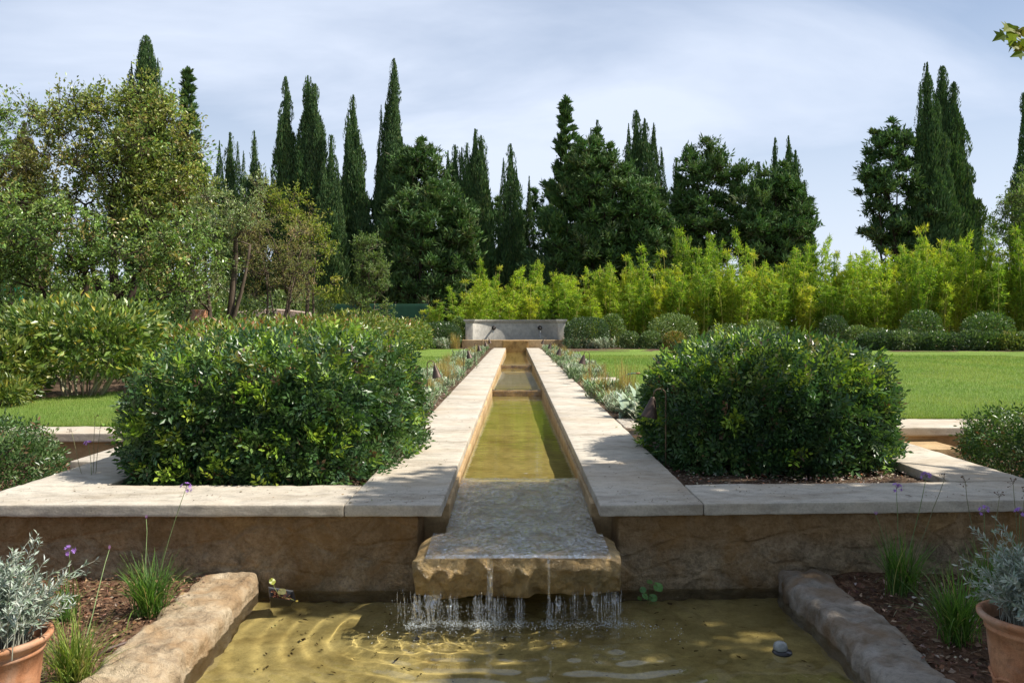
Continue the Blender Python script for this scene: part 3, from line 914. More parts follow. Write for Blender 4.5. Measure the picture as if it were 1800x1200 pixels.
r = np.random.default_rng(78)
g = Geo(); n = 900
y = 5.25 + 22 * r.random(n) ** 2.2
sd = r.random(n) < .5
x = np.where(sd, r.uniform(-1.02, -.47, n), r.uniform(.53, 1.14, n))
k = r.random(n) < .3
x[k] = np.where(r.random(k.sum()) < .5, r.uniform(-3.3, -1.05, k.sum()), r.uniform(1.17, 3.6, k.sum())); y[k] = r.uniform(5.28, 5.8, k.sum())
P = np.stack([x, y + np.where(x > .517, .055 * (x - .517), 0), np.full(n, .003)], 1)
D = rand_dirs(r, n); D[:, 2] = np.abs(D[:, 2]) * .12
L = r.uniform(.006, .02, n); L[r.random(n) < .04] *= 2.4
leaves(g, P, D, np.array([0, 0, 1.]) + r.normal(size=(n, 3)) * .2, L, L * r.uniform(.3, .6, n), vary(r, pick(r, [((.10, .07, .04), 5), ((.22, .14, .06), 2), ((.16, .19, .05), 1)], n), n, .3), fold=.15)
tag(g.build('fallen_leaves', M['chip']), kind='stuff')

# ------------------------------------------------------------------ water
SRC = [(-0.5, 4.72, 1.0), (-0.27, 4.70, .8), (-0.16, 4.68, .8), (-0.02, 4.70, .7), (0.17, 4.68, .9), (0.45, 4.72, 1.0), (0.55, 4.73, .8)]
def pool_h(P):
    h = np.zeros(len(P))
    rr = np.random.default_rng(6)
    for (x, y, a) in SRC:
        d = np.hypot(P[:, 0] - x, P[:, 1] - y)
        lam = rr.uniform(0.105, 0.16)
        w = d + 0.012 * vnoise(P * 5, int(x * 100) % 91)
        h += a * 0.0014 * np.cos(w * 6.283 / lam) * np.exp(-d / 1.15) / np.sqrt(d + .18)
        h += a * 0.0016 * np.cos(d * 6.283 / 0.045) * np.exp(-d / 0.16)
    near = np.exp(-np.abs(P[:, 1] - 4.7) / .22) * (np.abs(P[:, 0]) < .8)
    h += near * 0.004 * fbm(P * 26, 2, 3)
    q = np.stack([P[:, 0] * 3.0, P[:, 1] * 7.5, P[:, 0] * 0], 1)
    h += 0.0016 * fbm(q, 2, 41)
    h += 0.0022 * vnoise(P * 2.2, 43)
    return POOLZ + h
g = Geo()
grid(g, -1.72, 1.78, 2.25, 5.44, 0.0125, pool_h)
pw = g.build('pool_water', M['pool_water'], smooth=True); tag(pw, kind='structure')
g = Geo()
for s, (a, b) in enumerate(SECT):
    def chh(P, s=s):
        z = np.array([water_z(v, s) for v in P[:, 1]])
        q = np.stack([P[:, 0] * 5, P[:, 1] * 5, P[:, 0] * 0], 1)
        h = 0.0009 * fbm(q, 2, 50 + s) + 0.0005 * np.cos(P[:, 1] * 55 + 2 * vnoise(q, 7))
        far = np.exp(-(SECT[s][1] - P[:, 1]) / 0.5) if s < 2 else 0
        return z + h + far * 0.002 * fbm(P * 18, 2, 3)
    grid(g, -0.434, 0.499, a - (0.0 if s == 0 else 0.14), b + 0.0, 0.03 if s == 0 else 0.06, chh)
cw = g.build('channel_water', M['channel_water'], smooth=True); tag(cw, kind='structure')
# running film over the slab, down its face and over the weirs
g = Geo()
def film_z(P):
    e = np.clip((SL0 + 0.03 - P[:, 1]) / 0.06, 0, 1)
    return slab_top(P[:, 1]) + 0.014 + 0.0030 * fbm(np.stack([P[:, 0] * 42, P[:, 1] * 30 + vnoise(P * 5, 3), P[:, 0] * 0], 1), 3, 60) + 0.0025 * vnoise(np.stack([P[:, 0] * 9, P[:, 1] * 7, P[:, 0] * 0], 1), 61) - e * 0.02
grid(g, -0.43, 0.497, 5.20, 6.78, 0.011, film_z)
grid(g, -0.50, 0.53, SL0 + .0, 5.20, 0.011, film_z)
tag(g.build('running_water', M['film'], smooth=True), kind='structure')
g = Geo()
for s in (0, 1):
    y = SECT[s][1]
    P = []
    xs = np.linspace(-0.43, 0.495, 48)
    zt, zb = -0.122, water_z(y, s) - 0.003
    zz = np.linspace(0, 1, 7)
    X, T = np.meshgrid(xs, zz, indexing='ij')
    V = np.stack([X.ravel(), y - 0.012 - 0.03 * T.ravel() ** .6 + 0.006 * vnoise(np.stack([X.ravel() * 25, T.ravel() * 2, X.ravel() * 0], 1), 5), zt + (zb - zt) * T.ravel()], 1)
    i = np.arange(X.size).reshape(X.shape)
    g.add(V, np.stack([i[:-1, :-1], i[1:, :-1], i[1:, 1:], i[:-1, 1:]], -1).reshape(-1, 4))
tag(g.build('weir_water', M['weir_film'], smooth=True), kind='structure')
# strands and drops falling off the slab
r = np.random.default_rng(15)
g = Geo(); gd = Geo()
falls = [(-0.53, .10, 16, .9), (-0.44, .09, 10, .8), (-0.36, .04, 7, .7), (-0.33, .02, 6, .9), (-0.21, .035, 9, 1.0), (-0.135, .05, 14, 1.2), (-0.085, .03, 6, .8), (0.02, .025, 8, 1.0),
         (0.185, .012, 6, 1.2), (0.24, .05, 6, .5), (0.33, .04, 5, .5), (0.44, .07, 9, .6), (0.535, .045, 14, .9)]
ICO = None
def drops(gd, P, R):
    n = len(P)
    o = np.array([(1, 0, 0), (-1, 0, 0), (0, 1, 0), (0, -1, 0), (0, 0, 1), (0, 0, -1)], float)
    f = np.array([(0, 2, 4), (2, 1, 4), (1, 3, 4), (3, 0, 4), (2, 0, 5), (1, 2, 5), (3, 1, 5), (0, 3, 5)])
    V = P[:, None] + o[None] * np.asarray(R)[:, None, None]
    gd.add(V.reshape(-1, 3), ((np.arange(n) * 6)[:, None, None] + f[None]).reshape(-1, 3))
def slab_under(x):
    return -0.435 + 0.03 * float(np.clip((x - .2) * 6, 0, 1)) + 0.02 * float(np.clip((-x - .3) * 5, 0, 1))
for (x, w, n, s) in falls:
    for k in range(int(n * 1.9)):
        xx = x + r.normal(0, w * .55); y0 = SL0 - 0.03 + r.uniform(-.03, .04)
        zt = slab_under(xx) + r.uniform(-.02, .05); m = 12
        t = np.linspace(0, 1, m)
        path = np.stack([xx + 0.0018 * r.normal(size=m).cumsum(), y0 - 0.02 * t + .002 * r.normal(size=m), zt + (POOLZ - .01 - zt) * t ** 1.1], 1)
        rad = r.uniform(.0005, .0026) * s * (1 - .4 * t) * np.clip(1 + .6 * vnoise(np.stack([t * 7, t * 0 + k, t * 0 + x], 1), 3) * 2, .55, 1.8)
        tube(g, path, rad, 5)
    for k in range(1 if w > .03 else 0):          # clinging curtain
        xw = w * r.uniform(.3, .55); xc = x + r.uniform(-.3, .3) * w
        xs = np.linspace(-xw, xw, 12); tt = np.linspace(0, 1, 14)
        X, T_ = np.meshgrid(xs, tt, indexing='ij'); X = X.ravel(); T_ = T_.ravel()
        sh = 1 - .55 * T_ + .25 * vnoise(np.stack([T_ * 6, T_ * 0 + k + x * 9, T_ * 0], 1), 5)
        zt = slab_under(x) + .03
        V = np.stack([xc + X * sh, SL0 - .035 - .02 * T_ + .012 * vnoise(np.stack([X * 90, T_ * 4, X * 0], 1), 8 + k), zt + (POOLZ - zt) * T_], 1)
        i_ = np.arange(len(X)).reshape(12, 14)
        qd = np.stack([i_[:-1, :-1], i_[1:, :-1], i_[1:, 1:], i_[:-1, 1:]], -1).reshape(-1, 4)
        keep = vnoise(np.stack([V[qd[:, 0], 0] * 120, V[qd[:, 0], 2] * 22, V[qd[:, 0], 0] * 0], 1), 17) > .0
        g.add(V, qd[keep])
    q = int(16 * n * s)
    P = np.stack([x + r.normal(0, w * .8, q), SL0 - 0.05 + r.normal(0, .03, q), r.uniform(POOLZ, slab_under(x), q)], 1)
    drops(gd, P, r.uniform(.0005, .0022, q))
    q = int(30 * n * s)
    rr_ = np.abs(r.normal(0, .045, q)) + w * .3; a = r.uniform(0, 6.28, q)
    ex = r.uniform(.5, 1.5)
    P = np.stack([x + rr_ * np.cos(a) * 1.5 * ex, SL0 - .06 + rr_ * np.sin(a) * .9 - .02, POOLZ + np.abs(r.normal(0, .012, q)) * np.exp(-rr_ * 14) + .0015], 1)
    drops(gd, P, r.uniform(.0005, .0026, q))
# thin sheet hugging the face of the slab
for (a, b) in ((-0.155, -0.125), (0.178, 0.192)):
    xs = np.linspace(a, b, max(4, int((b - a) / .008))); zz = np.linspace(0, 1, 16)
    X, T = np.meshgrid(xs, zz, indexing='ij'); X = X.ravel(); T = T.ravel()
    V = np.stack([X, SL0 - 0.035 + 0.01 * vnoise(np.stack([X * 60, T * 3, X * 0], 1), 4) + .012 * vnoise(np.stack([X * 11, T * 1, X * 0], 1), 7), -0.185 - 0.23 * T], 1)
    i = np.arange(len(X)).reshape(len(xs), 16)
    g.add(V, np.stack([i[:-1, :-1], i[1:, :-1], i[1:, 1:], i[:-1, 1:]], -1).reshape(-1, 4))
tag(g.build('falling_water', M['stream'], smooth=True), kind='structure')
q = 220
P = np.stack([r.uniform(-.8, .9, q), SL0 - .05 - np.abs(r.normal(0, .16, q)), np.full(q, POOLZ + .003)], 1)
drops(gd, P, r.uniform(.001, .0035, q))
tag(gd.build('foam', M['drop'], smooth=True), kind='stuff')
if CAUSTICS:
    for o in (pw, cw):
        o.cycles.is_caustics_caster = True
    for o in bpy.data.objects:
        if o.name.split('.')[0] in ('pool_floor', 'channel_floor'):
            o.cycles.is_caustics_receiver = True

# ------------------------------------------------------------------ the wall fountain at the head of the channel
ft = thing('wall_fountain', 'pale stone wall fountain with curved back and ochre trough at head of channel', 'fountain', (0, 40, -0.05))
gg = Geo()
stone(gg, (-2.52, 40.0, -0.3), (2.52, 40.28, 0.375), r=0.025, res=(0.12, 0.1, 0.08), amp=0.008, freq=4, seed=81)
box(gg, -2.5, -2.24, 40.285, 42.4, -0.3, 0.365); box(gg, 2.24, 2.5, 40.285, 42.4, -0.3, 0.365)
gg.build('trough', M['ochre'], ft, smooth=False)
gg = Geo()
stone(gg, (-0.60, 39.93, -0.7), (0.60, 40.01, 0.34), r=0.02, res=0.08, amp=0.006, freq=6, seed=83)
gg.build('spillway', M['weir'], ft, smooth=True)
gg = Geo()
RX, RY, YC = 2.02, 1.0, 41.0
def arc(off, z, n=40):
    t = np.linspace(-math.pi / 2, math.pi / 2, n)
    return np.stack([(RX + off) * np.sin(t), YC + (RY + off) * np.cos(t), np.full(n, z)], 1)
def arc_band(gg, prof):
    rows = [arc(o_, z) for o_, z in prof]
    V = np.concatenate(rows); m = len(rows); n = 40
    i = np.arange(m * n).reshape(m, n)
    gg.add(V, np.stack([i[:-1, :-1], i[:-1, 1:], i[1:, 1:], i[1:, :-1]], -1).reshape(-1, 4))
arc_band(gg, [(0, -0.2), (0, 1.19)])
arc_band(gg, [(.33, 1.19), (.33, -0.2)])
gg.build('back_wall', M['fountain'], ft, smooth=True)
gg = Geo()
arc_band(gg, [(0.0, 1.17), (-.03, 1.18), (-.05, 1.23), (-.09, 1.27), (-.10, 1.335), (.34, 1.335), (.34, 1.17)])
for sx in (-1, 1):
    for (e, z0, z1) in ((.03, 1.18, 1.23), (.07, 1.232, 1.275), (.09, 1.277, 1.338)):
        a, b = sorted((sx * (RX - .0), sx * (RX + .36)))
        box(gg, a - e, b + e, 40.66 - e, 41.2 + e, z0, z1)
gg.build('cornice', M['fountain'], ft)
for sx in (-1, 1):
    gg = Geo(); a, b = sorted((sx * (RX + .002), sx * (RX + .36)))
    stone(gg, (a, 40.66, 0.2), (b, 41.2, 1.178), r=0.012, res=0.15, amp=0.003, seed=5)
    gg.build('pilaster', M['fountain'], ft, smooth=True)
for x in (-1.06, 1.20):
    yb = YC + RY * math.sqrt(1 - (x / RX) ** 2)
    gg = Geo()
    tube(gg, [(x, yb + .02, .93), (x, yb - .12, .94), (x, yb - .25, .92), (x, yb - .30, .86)], [.05, .045, .045, .05], 10)
    lathe(gg, [(0.001, 0), (.11, 0), (.11, .03), (.05, .05), (.001, .05)], 16, (0, 0, 0))
    V = gg.V[-1]; gg.V[-1] = np.stack([V[:, 0] + x, yb - V[:, 2], V[:, 1] + .93], 1)
    gg.build('spout', M['iron'], ft, smooth=True)
g = Geo()
grid(g, -2.24, 2.24, 40.28, 42.2, .15, lambda P: .325 + .004 * fbm(P * 6, 2, 3))
for x in (-1.06, 1.20):
    yb = YC + RY * math.sqrt(1 - (x / RX) ** 2) - .3
    t = np.linspace(0, 1, 8)
    tube(g, np.stack([np.full(8, x), yb - .12 * t, .85 - .53 * t ** 1.6], 1), .014, 6)
tag(g.build('fountain_water', M['stream'], smooth=True), kind='structure')

# ------------------------------------------------------------------ vegetation builders
def curve_path(p0, p1, sag, n, r, wob=0.06):
    p0 = np.asarray(p0, float); p1 = np.asarray(p1, float)
    t = np.linspace(0, 1, n)[:, None]
    c = (p0 + p1) / 2 + np.asarray(sag, float)
    P = (1 - t) ** 2 * p0 + 2 * t * (1 - t) * c + t ** 2 * p1
    L = np.linalg.norm(p1 - p0)
    w = r.normal(size=(n, 3)) * wob * L / n
    w[0] = 0; w[-1] = 0
    return P + np.cumsum(w, 0) * np.sin(np.linspace(0, math.pi, n))[:, None]

def branch_tree(name, label, cat, base, trunks, clumps, nleaf, L, W, palette, bark, leafmat, seed, twigs=9, twr=0.012, up=0.25, group=None,
                trunk_r=0.12, fork=0.35, spread=1.0, per_clump_var=0.5, droop=0.0, foldv=0.2, leaf_along=0.35, branch_r=0.035, flat=1.0):
    """trunk(s) that fork into limbs, each limb ending in a clump of twigs that carry the leaves"""
    r = np.random.default_rng(seed)
    base = np.asarray(base, float)
    t = thing(name, label, cat, base, group)
    gw, gl = Geo(), Geo()
    paths = []
    for (top, rad) in trunks:
        top = np.asarray(top, float)
        p = curve_path(base + np.array([0, 0, -.1]) + np.r_[r.normal(size=2) * 0.04 * len(trunks), 0], top, (r.normal() * .15, r.normal() * .15, 0), 9, r, .12)
        rr = np.linspace(rad, rad * .35, 9); rr[0] *= 1.35
        tube(gw, p, rr, 8)
        paths.append((p, rr))
    C = np.array([c[:3] for c in clumps], float); R = np.array([c[3] for c in clumps], float)
    k = len(C)
    for i in range(k):
        best = None
        for (p, rr) in paths:
            # join below the clump, not beside it
            dz = C[i, 2] - p[:, 2]
            d = np.linalg.norm(p - C[i], axis=1) + np.where(dz < 0.2 * np.linalg.norm(p[:, :2] - C[i, :2], axis=1), 3.0, 0.0)
            j = int(np.argmin(d[1:])) + 1
            if best is None or d[j] < best[0]:
                best = (d[j], p[j], rr[j])
        _, s, sr = best
        ln = np.linalg.norm(C[i] - s)
        p = curve_path(s, C[i], (0, 0, -0.06 * ln * spread), 7, r, .22)
        r0 = min(sr * .7, branch_r * (0.5 + ln * .35))
        tube(gw, p, np.linspace(r0, twr, 7), 5)
        paths.append((p[2:], np.linspace(r0, twr, 7)[2:]))
    # twigs
    m = max(1, twigs)
    D = rand_dirs(r, k * m); D[:, 2] += up; D = unit(D); D[:, 2] *= flat
    P0 = np.repeat(C, m, 0) + r.normal(size=(k * m, 3)) * np.repeat(R, m)[:, None] * .12
    ln = np.repeat(R, m) * r.uniform(.55, 1.1, k * m)
    P1 = P0 + D * ln[:, None]
    P1[:, 2] -= droop * ln
    sticks(gw, P0, P1, twr * .8, twr * .25)
    per = max(1, nleaf // (k * m))
    idx = np.repeat(np.arange(k * m), per)
    n = len(idx)
    tt = leaf_along + (1.05 - leaf_along) * r.random(n)
    P = P0[idx] + (P1[idx] - P0[idx]) * tt[:, None] + r.normal(size=(n, 3)) * (0.10 * ln[idx])[:, None]
    dirs = unit(unit(P1 - P0)[idx] * .6 + rand_dirs(r, n) * .9 + np.array([0, 0, up * .5 - droop]))
    Nn = rand_dirs(r, n) * .8 + np.array([0.2, 0, 0.8])
    cl = vary(r, pick(r, palette, k), k, per_clump_var * .35)
    mixv = r.random(n)[:, None] < .55
    c = np.where(mixv, cl[idx // m], pick(r, palette, n))
    c = vary(r, c, n, .28)
    leaves(gl, P, dirs, Nn, r.uniform(.7, 1.25, n) * L, r.uniform(.75, 1.2, n) * W, c, fold=foldv)
    gw.build('trunk', bark, t, smooth=True)
    gl.build('crown', leafmat, t)
    return t

def ellipsoid_clumps(r, parts, k, rad, shell=0.45):
    """clump centres inside a union of ellipsoids (cx,cy,cz,rx,ry,rz), favouring the outside"""
    out = []
    vol = np.array([p[3] * p[4] * p[5] for p in parts]) ** .7
    for i in r.choice(len(parts), k, p=vol / vol.sum()):
        c = parts[i]
        d = rand_dirs(r, 1)[0]
        q = shell + (1 - shell) * r.random() ** .5
        out.append((c[0] + d[0] * c[3] * q, c[1] + d[1] * c[4] * q, c[2] + d[2] * c[5] * q, rad * r.uniform(.7, 1.3)))
    return out

def spindle(t):
    t = np.clip(t, 0, 1)
    return np.where(t < .28, .55 + .45 * np.sin(np.clip(t / .28, 0, 1) * 1.57), (1 - np.clip((t - .28) / .72, 0, 1) ** 1.5) ** 1.25) * .985 + .015

CYP = [((0.0878, 0.1647, 0.0549), 5), ((0.122, 0.2013, 0.0671), 3), ((0.061, 0.1159, 0.0488), 3), ((0.1586, 0.2074, 0.0732), 1)]
CYP_BROWN = [((0.0941, 0.1737, 0.0519), 4), ((0.1209, 0.1911, 0.0674), 3), ((0.0672, 0.1332, 0.0436), 3), ((0.1433, 0.1737, 0.0778), 1)]
def cypress(label, base, spires, seed, pal=CYP, dens=1.0, loose=0.0, z0=1.2, group=None, spray=1.0):
    """columnar crown: upright sprays laid in flame-shaped clumps around one or more leaders; spires are (dx, dy, z_bottom, z_top, radius)"""
    r = np.random.default_rng(seed)
    base = np.asarray(base, float)
    t = thing('cypress_tree', label, 'cypress', base, group)
    gw, gl = Geo(), Geo()
    H = max(s[3] for s in spires)
    tube(gw, [base + (0, 0, -.1), base + (.03, 0, H * .3), base + (spires[0][0] * .5, 0, H * .6)], [0.24, 0.17, 0.07], 8)
    for (dx, dy, zb, zt, R) in spires:
        h = zt - zb
        if abs(dx) > .2:
            tube(gw, [base + (0, 0, max(.8, zb * .6)), base + (dx * .8, dy * .8, zb + h * .2), base + (dx, dy, zb + h * .7)], [.12, .08, .03], 5)
        # plumes: vertical sub-columns whose tips break the outline
        npl = max(9, int(13 * R * h / 6))
        tp = np.r_[0.0, r.random(npl) ** .9 * .93]
        pa = r.uniform(0, 6.283, npl + 1)
        pr = spindle(tp) * R * r.uniform(.5, .9, npl + 1); pr[0] = 0
        pc = np.stack([dx + pr * np.cos(pa), dy + pr * np.sin(pa), zb + tp * h], 1)
        plen = np.minimum(h * r.uniform(.10, .22, npl + 1) * (1.2 - .6 * tp), zt - pc[:, 2] + .02); plen[0] = h
        prad = R * r.uniform(.30, .58, npl + 1) * np.clip(1.15 - .75 * tp, .2, 1); prad[0] = R * .76
        ptone = vary(r, np.ones(3), npl + 1, .28)
        for q in range(npl + 1):
            n = int(dens * (1050 if q == 0 else 120) * (plen[q] * prad[q]) * (0.75 if q == 0 else 3.2) / (spray ** 2)) + 12
            u = r.random(n) ** .85
            rad = (spindle(u) if q == 0 else np.sin(np.pi * np.clip(u * .93 + .05, 0, 1) ** .7) ** .8) * prad[q]
            a = r.uniform(0, 6.283, n)
            jit = 1 - (0.62 if loose else .42) * r.random(n) ** 1.6
            P = np.stack([rad * jit * np.cos(a), rad * jit * np.sin(a), u * plen[q]], 1) + pc[q]
            nz = fbm(np.stack([np.cos(a) * 1.5 + q * 3, np.sin(a) * 1.5, P[:, 2] * .9], 1), 2, seed)
            P[:, 0] += (rad * .28 * nz) * np.cos(a); P[:, 1] += (rad * .28 * nz) * np.sin(a)
            if loose:
                keep = r.random(n) > loose * (nz < 0.05)
                P, a, nz = P[keep], a[keep], nz[keep]
                n = len(P)
            out = np.stack([np.cos(a), np.sin(a), np.zeros(n)], 1)
            hz = np.clip((P[:, 2] - zb) / h, 0, 1)[:, None]
            D = unit(out * (.34 + .5 * loose) * (1.1 - hz) + np.array([0, 0, .95]) + r.normal(size=(n, 3)) * (.30 - .16 * hz))
            Nn = out * .5 + r.normal(size=(n, 3)) * .7
            L = r.uniform(.22, .50, n) * spray * np.clip(R / 1.0, .6, 1.1) * (1 - .62 * np.clip((P[:, 2] - zb) / h, 0, 1) ** 2.5)
            c = vary(r, pick(r, pal, n) * ptone[q], n, .22)
            leaves(gl, P + base, D, Nn, L, L * r.uniform(.18, .30, n), c, fold=.3, wide=.55)
    gw.build('trunk', M['dark_bark'], t, smooth=True)
    gl.build('crown', M['needle'], t)
    return t

def tiered(label, name, cat, base, H, R, seed, z0=1.5, pal=CYP, dens=1.0, group=None, tip=0.0, lean=0.0):
    """open conifer: rising limbs in uneven tiers with tufted ends and sky between them"""
    r = np.random.default_rng(seed)
    base = np.asarray(base, float)
    t = thing(name, label, cat, base, group)
    gw, gl = Geo(), Geo()
    tr = np.stack([np.linspace(0, lean, 8), np.zeros(8), np.linspace(-.1, H, 8)], 1) + base
    tube(gw, tr, np.linspace(.26, .025, 8), 7)
    n = int(34 * H / 8 * dens)
    tips, starts, tone = [], [], []
    for i in range(n):
        u = (i + r.random()) / n
        z = z0 + (H - z0) * u
        a = i * 2.4 + r.normal() * .5
        ln = R * (1 - u) ** 1.05 * r.uniform(.5, 1.2) + .07
        rise = ln * r.uniform(.15, .65)
        s = base + np.array([lean * z / H, 0, z])
        e = s + np.array([math.cos(a) * ln, math.sin(a) * ln, rise])
        p = curve_path(s, e, (0, 0, -ln * .12), 6, r, .2)
        tube(gw, p, np.linspace(.05, .012, 6) * (1.1 - .6 * u), 4)
        m = int((70 + 190 * ln))
        uu = .25 + .8 * r.random(m) ** .8
        k = np.clip(uu * 5, 0, 4.999).astype(int)
        P = p[k] + (p[k + 1] - p[k]) * (uu * 5 - k)[:, None]
        sp = 0.035 + .12 * ln * np.sin(np.clip(uu, 0, 1) * 2.6)[:, None]
        off = r.normal(size=(m, 3)) * sp * np.array([1, 1, .62])
        P = P + off
        D = unit(unit(e - s) * .8 + rand_dirs(r, m) * .6 + np.array([0, 0, .45]))
        L = r.uniform(.22, .48, m)
        c = vary(r, pick(r, pal, m) * (1 + .2 * r.normal()), m, .2)
        leaves(gl, P, D, rand_dirs(r, m), L, L * r.uniform(.2, .34, m), c, fold=.3)
    m = 160
    P = base + np.stack([lean + 0 * r.normal(size=m), 0 * r.normal(size=m), H - 1.3 + 1.5 * r.random(m)], 1)
    P[:, :2] += r.normal(size=(m, 2)) * (.16 * np.clip((H + .3 - P[:, 2] + base[2]) / 1.6, .05, 1))[:, None]
    leaves(gl, P, unit(r.normal(size=(m, 3)) * .3 + (0, 0, 1)), rand_dirs(r, m), .34, .09, vary(r, pick(r, pal, m), m, .2), fold=.3)
    gw.build('trunk', M['dark_bark'], t, smooth=True)
    gl.build('crown', M['needle'], t)
    return t

def sup(D, radii, e):
    """direction -> point of a superellipsoid (boxier for larger e)"""
    A = np.abs(D) ** e
    k = (A.sum(1)) ** (-1.0 / e)
    return D * k[:, None] * np.asarray(radii)

def shrub(name, label, cat, base, radii, e, n, L, W, palette, seed, leafmat, group=None, up=0.25, depth=0.35, zc=None, lump=0.10, lumpf=2.5,
          pinnate=0, accents=None, stems=0, warp=None, core=True, floor=True, tip_lit_col=None, stemcol=(0.10, 0.07, 0.045), stemr=.02):
    r = np.random.default_rng(seed)
    base = np.asarray(base, float); radii = np.asarray(radii, float)
    t = thing(name, label, cat, base, group)
    zc = radii[2] * .5 if zc is None else zc
    C = np.array([0, 0, zc])
    D = rand_dirs(r, n * 2)
    D = D * np.array([1, 1, 1.0]); D = unit(D * radii); D = unit(rand_dirs(r, n * 2) * .35 + D)
    P = sup(D, radii, e)
    Nn = unit(np.sign(P) * (np.abs(P / radii) ** (e - 1)) / radii)
    dep = 1 - depth * r.random(n * 2) ** 1.7
    nz = fbm(P * lumpf, 3, seed)
    P = P * (dep * (1 + lump * nz + (.055 * vnoise(P * 7.5, seed + 9) if pinnate else 0)))[:, None]
    dark = dep
    if floor:
        k = (P[:, 2] + zc > -0.02)
    else:
        k = np.ones(len(P), bool)
    P, Nn, nz = P[k][:n], Nn[k][:n], nz[k][:n]
    m = len(P)
    P = P + C
    if warp is not None:
        P = warp(P)
    c = pick(r, palette, m)
    if tip_lit_col is not None:
        sel = (Nn[:, 2] > .35) & (r.random(m) < tip_lit_col[1])
        c[sel] = pick(r, tip_lit_col[0], int(sel.sum()))
    dirs = unit(Nn * .75 + rand_dirs(r, m) * .75 + np.array([0, 0, up]))
    scale = r.uniform(.7, 1.25, m)
    if accents is not None:
        num, rad, col, push = accents
        ctr = P[r.choice(m, num)]
        d = np.min(np.linalg.norm(P[:, None] - ctr[None], axis=2), 1) if m * num < 4e6 else np.concatenate([np.min(np.linalg.norm(P[i:i + 2000, None] - ctr[None], axis=2), 1) for i in range(0, m, 2000)])
        sel = (d < rad * r.uniform(.4, 1.1, m))
        c[sel] = pick(r, col, int(sel.sum()))
        P[sel] += Nn[sel] * push * r.uniform(.2, 1, (int(sel.sum()), 1))
        dirs[sel] = unit(dirs[sel] + Nn[sel] * .5 + np.array([0, 0, .35]))
    c = vary(r, c, m, .25)
    gl = Geo()
    B = base
    if pinnate:
        S = unit(np.cross(dirs, Nn + rand_dirs(r, m) * .6)); U = np.cross(S, dirs)
        ls = L * scale
        q = pinnate
        pos, dd, nn, cc, ll = [], [], [], [], []
        for j in range(q):
            tt = .18 + .82 * (j // 2) / max(1, (q - 1) // 2)
            sd = 0 if j == q - 1 else (1 if j % 2 == 0 else -1)
            pj = P + dirs * (ls * tt * .95)[:, None]
            dj = unit(dirs * (.55 if sd else 1.0) + S * sd * .85 + r.normal(size=(m, 3)) * .13)
            pos.append(pj); dd.append(dj); nn.append(U + r.normal(size=(m, 3)) * .25); cc.append(c); ll.append(ls * r.uniform(.42, .58, m))
        pos, dd, nn, cc, ll = map(np.concatenate, (pos, dd, nn, cc, ll))
        leaves(gl, pos + B, dd, nn, ll, ll * W / L, vary(r, cc, len(cc), .12), fold=.12)
    else:
        leaves(gl, P + B, dirs, Nn + rand_dirs(r, m) * .7, L * scale, W * scale, c, fold=.2)
    gl.build('foliage', leafmat, t)
    gs = Geo()
    ns = max(8, stems)
    a = r.uniform(0, 6.28, ns)
    p0 = np.stack([radii[0] * .25 * np.cos(a), radii[1] * .25 * np.sin(a), np.full(ns, -.05)], 1)
    b = sup(unit(np.stack([np.cos(a) * radii[0], np.sin(a) * radii[1], radii[2] * r.uniform(.1, 1.2, ns)], 1)), radii, 2.0) * .78 + C
    if warp is not None:
        b = warp(b)
    for i in range(ns):
        tube(gs, curve_path(p0[i] + B, b[i] + B, (0, 0, -.05), 5, r, .2), np.linspace(stemr, .006, 5) * max(.5, min(1.5, radii[2])), 4, vary(r, stemcol, 1, .4)[0])
    gs.build('stems', M['twig'], t)
    return t

def twist(P, a):
    c, s = math.cos(a), math.sin(a)
    return np.stack([P[:, 0] * c - P[:, 1] * s, P[:, 0] * s + P[:, 1] * c, P[:, 2]], 1)

# ------------------------------------------------------------------ two big clipped shrubs in the planters
LENT = [((0.0519, 0.1111, 0.0371), 5), ((0.0754, 0.1449, 0.0437), 4), ((0.0396, 0.0869, 0.0393), 3), ((0.1132, 0.1932, 0.0491), 1.8), ((0.1132, 0.0724, 0.0437), 0.4)]
LIME = [((0.2688, 0.4032, 0.0504), 4), ((0.336, 0.448, 0.0616), 2), ((0.1904, 0.3136, 0.0448), 3)]
REDT = [((0.24, 0.12, 0.06), 2), ((0.19, 0.20, 0.05), 3), ((0.14, 0.21, 0.045), 3), ((0.30, 0.16, 0.08), 1)]
def warp_left(P):
    P = P.copy()
    # the right side spreads out over the coping, further back than the front
    m = np.clip(P[:, 0] / 1.0, 0, 1)
    P[:, 0] += .12 * m * np.clip((P[:, 1] + .3) / 1.2, -.6, 1) - .03
    low = np.clip(1 - P[:, 2] / .25, 0, 1)
    P[:, 0] += low * .12 * m
    P[:, 2] -= .10 * np.clip(-P[:, 1] / 1.2, 0, 1) * (P[:, 2] / 1.1) ** 2
    return P
shrub('clipped_shrub', 'wide boxy clipped evergreen shrub with lime tips in the left planter', 'shrub', (-1.92, 7.25, -0.08), (.93, 1.28, .69), 4.8, 16500, .098, .041, LENT, 101, M['leaf'],
      zc=.36, depth=.30, lump=.07, lumpf=2.6, pinnate=7, accents=(130, .08, LIME, .075), stems=24, warp=warp_left, tip_lit_col=(LIME + REDT[1:] + LENT[:2], .55))  # lime on upward sprigs: new growth plus sunlight painted onto the top
def warp_right(P):
    P = P.copy()
    P[:, 1] += .055 * P[:, 0]
    return P
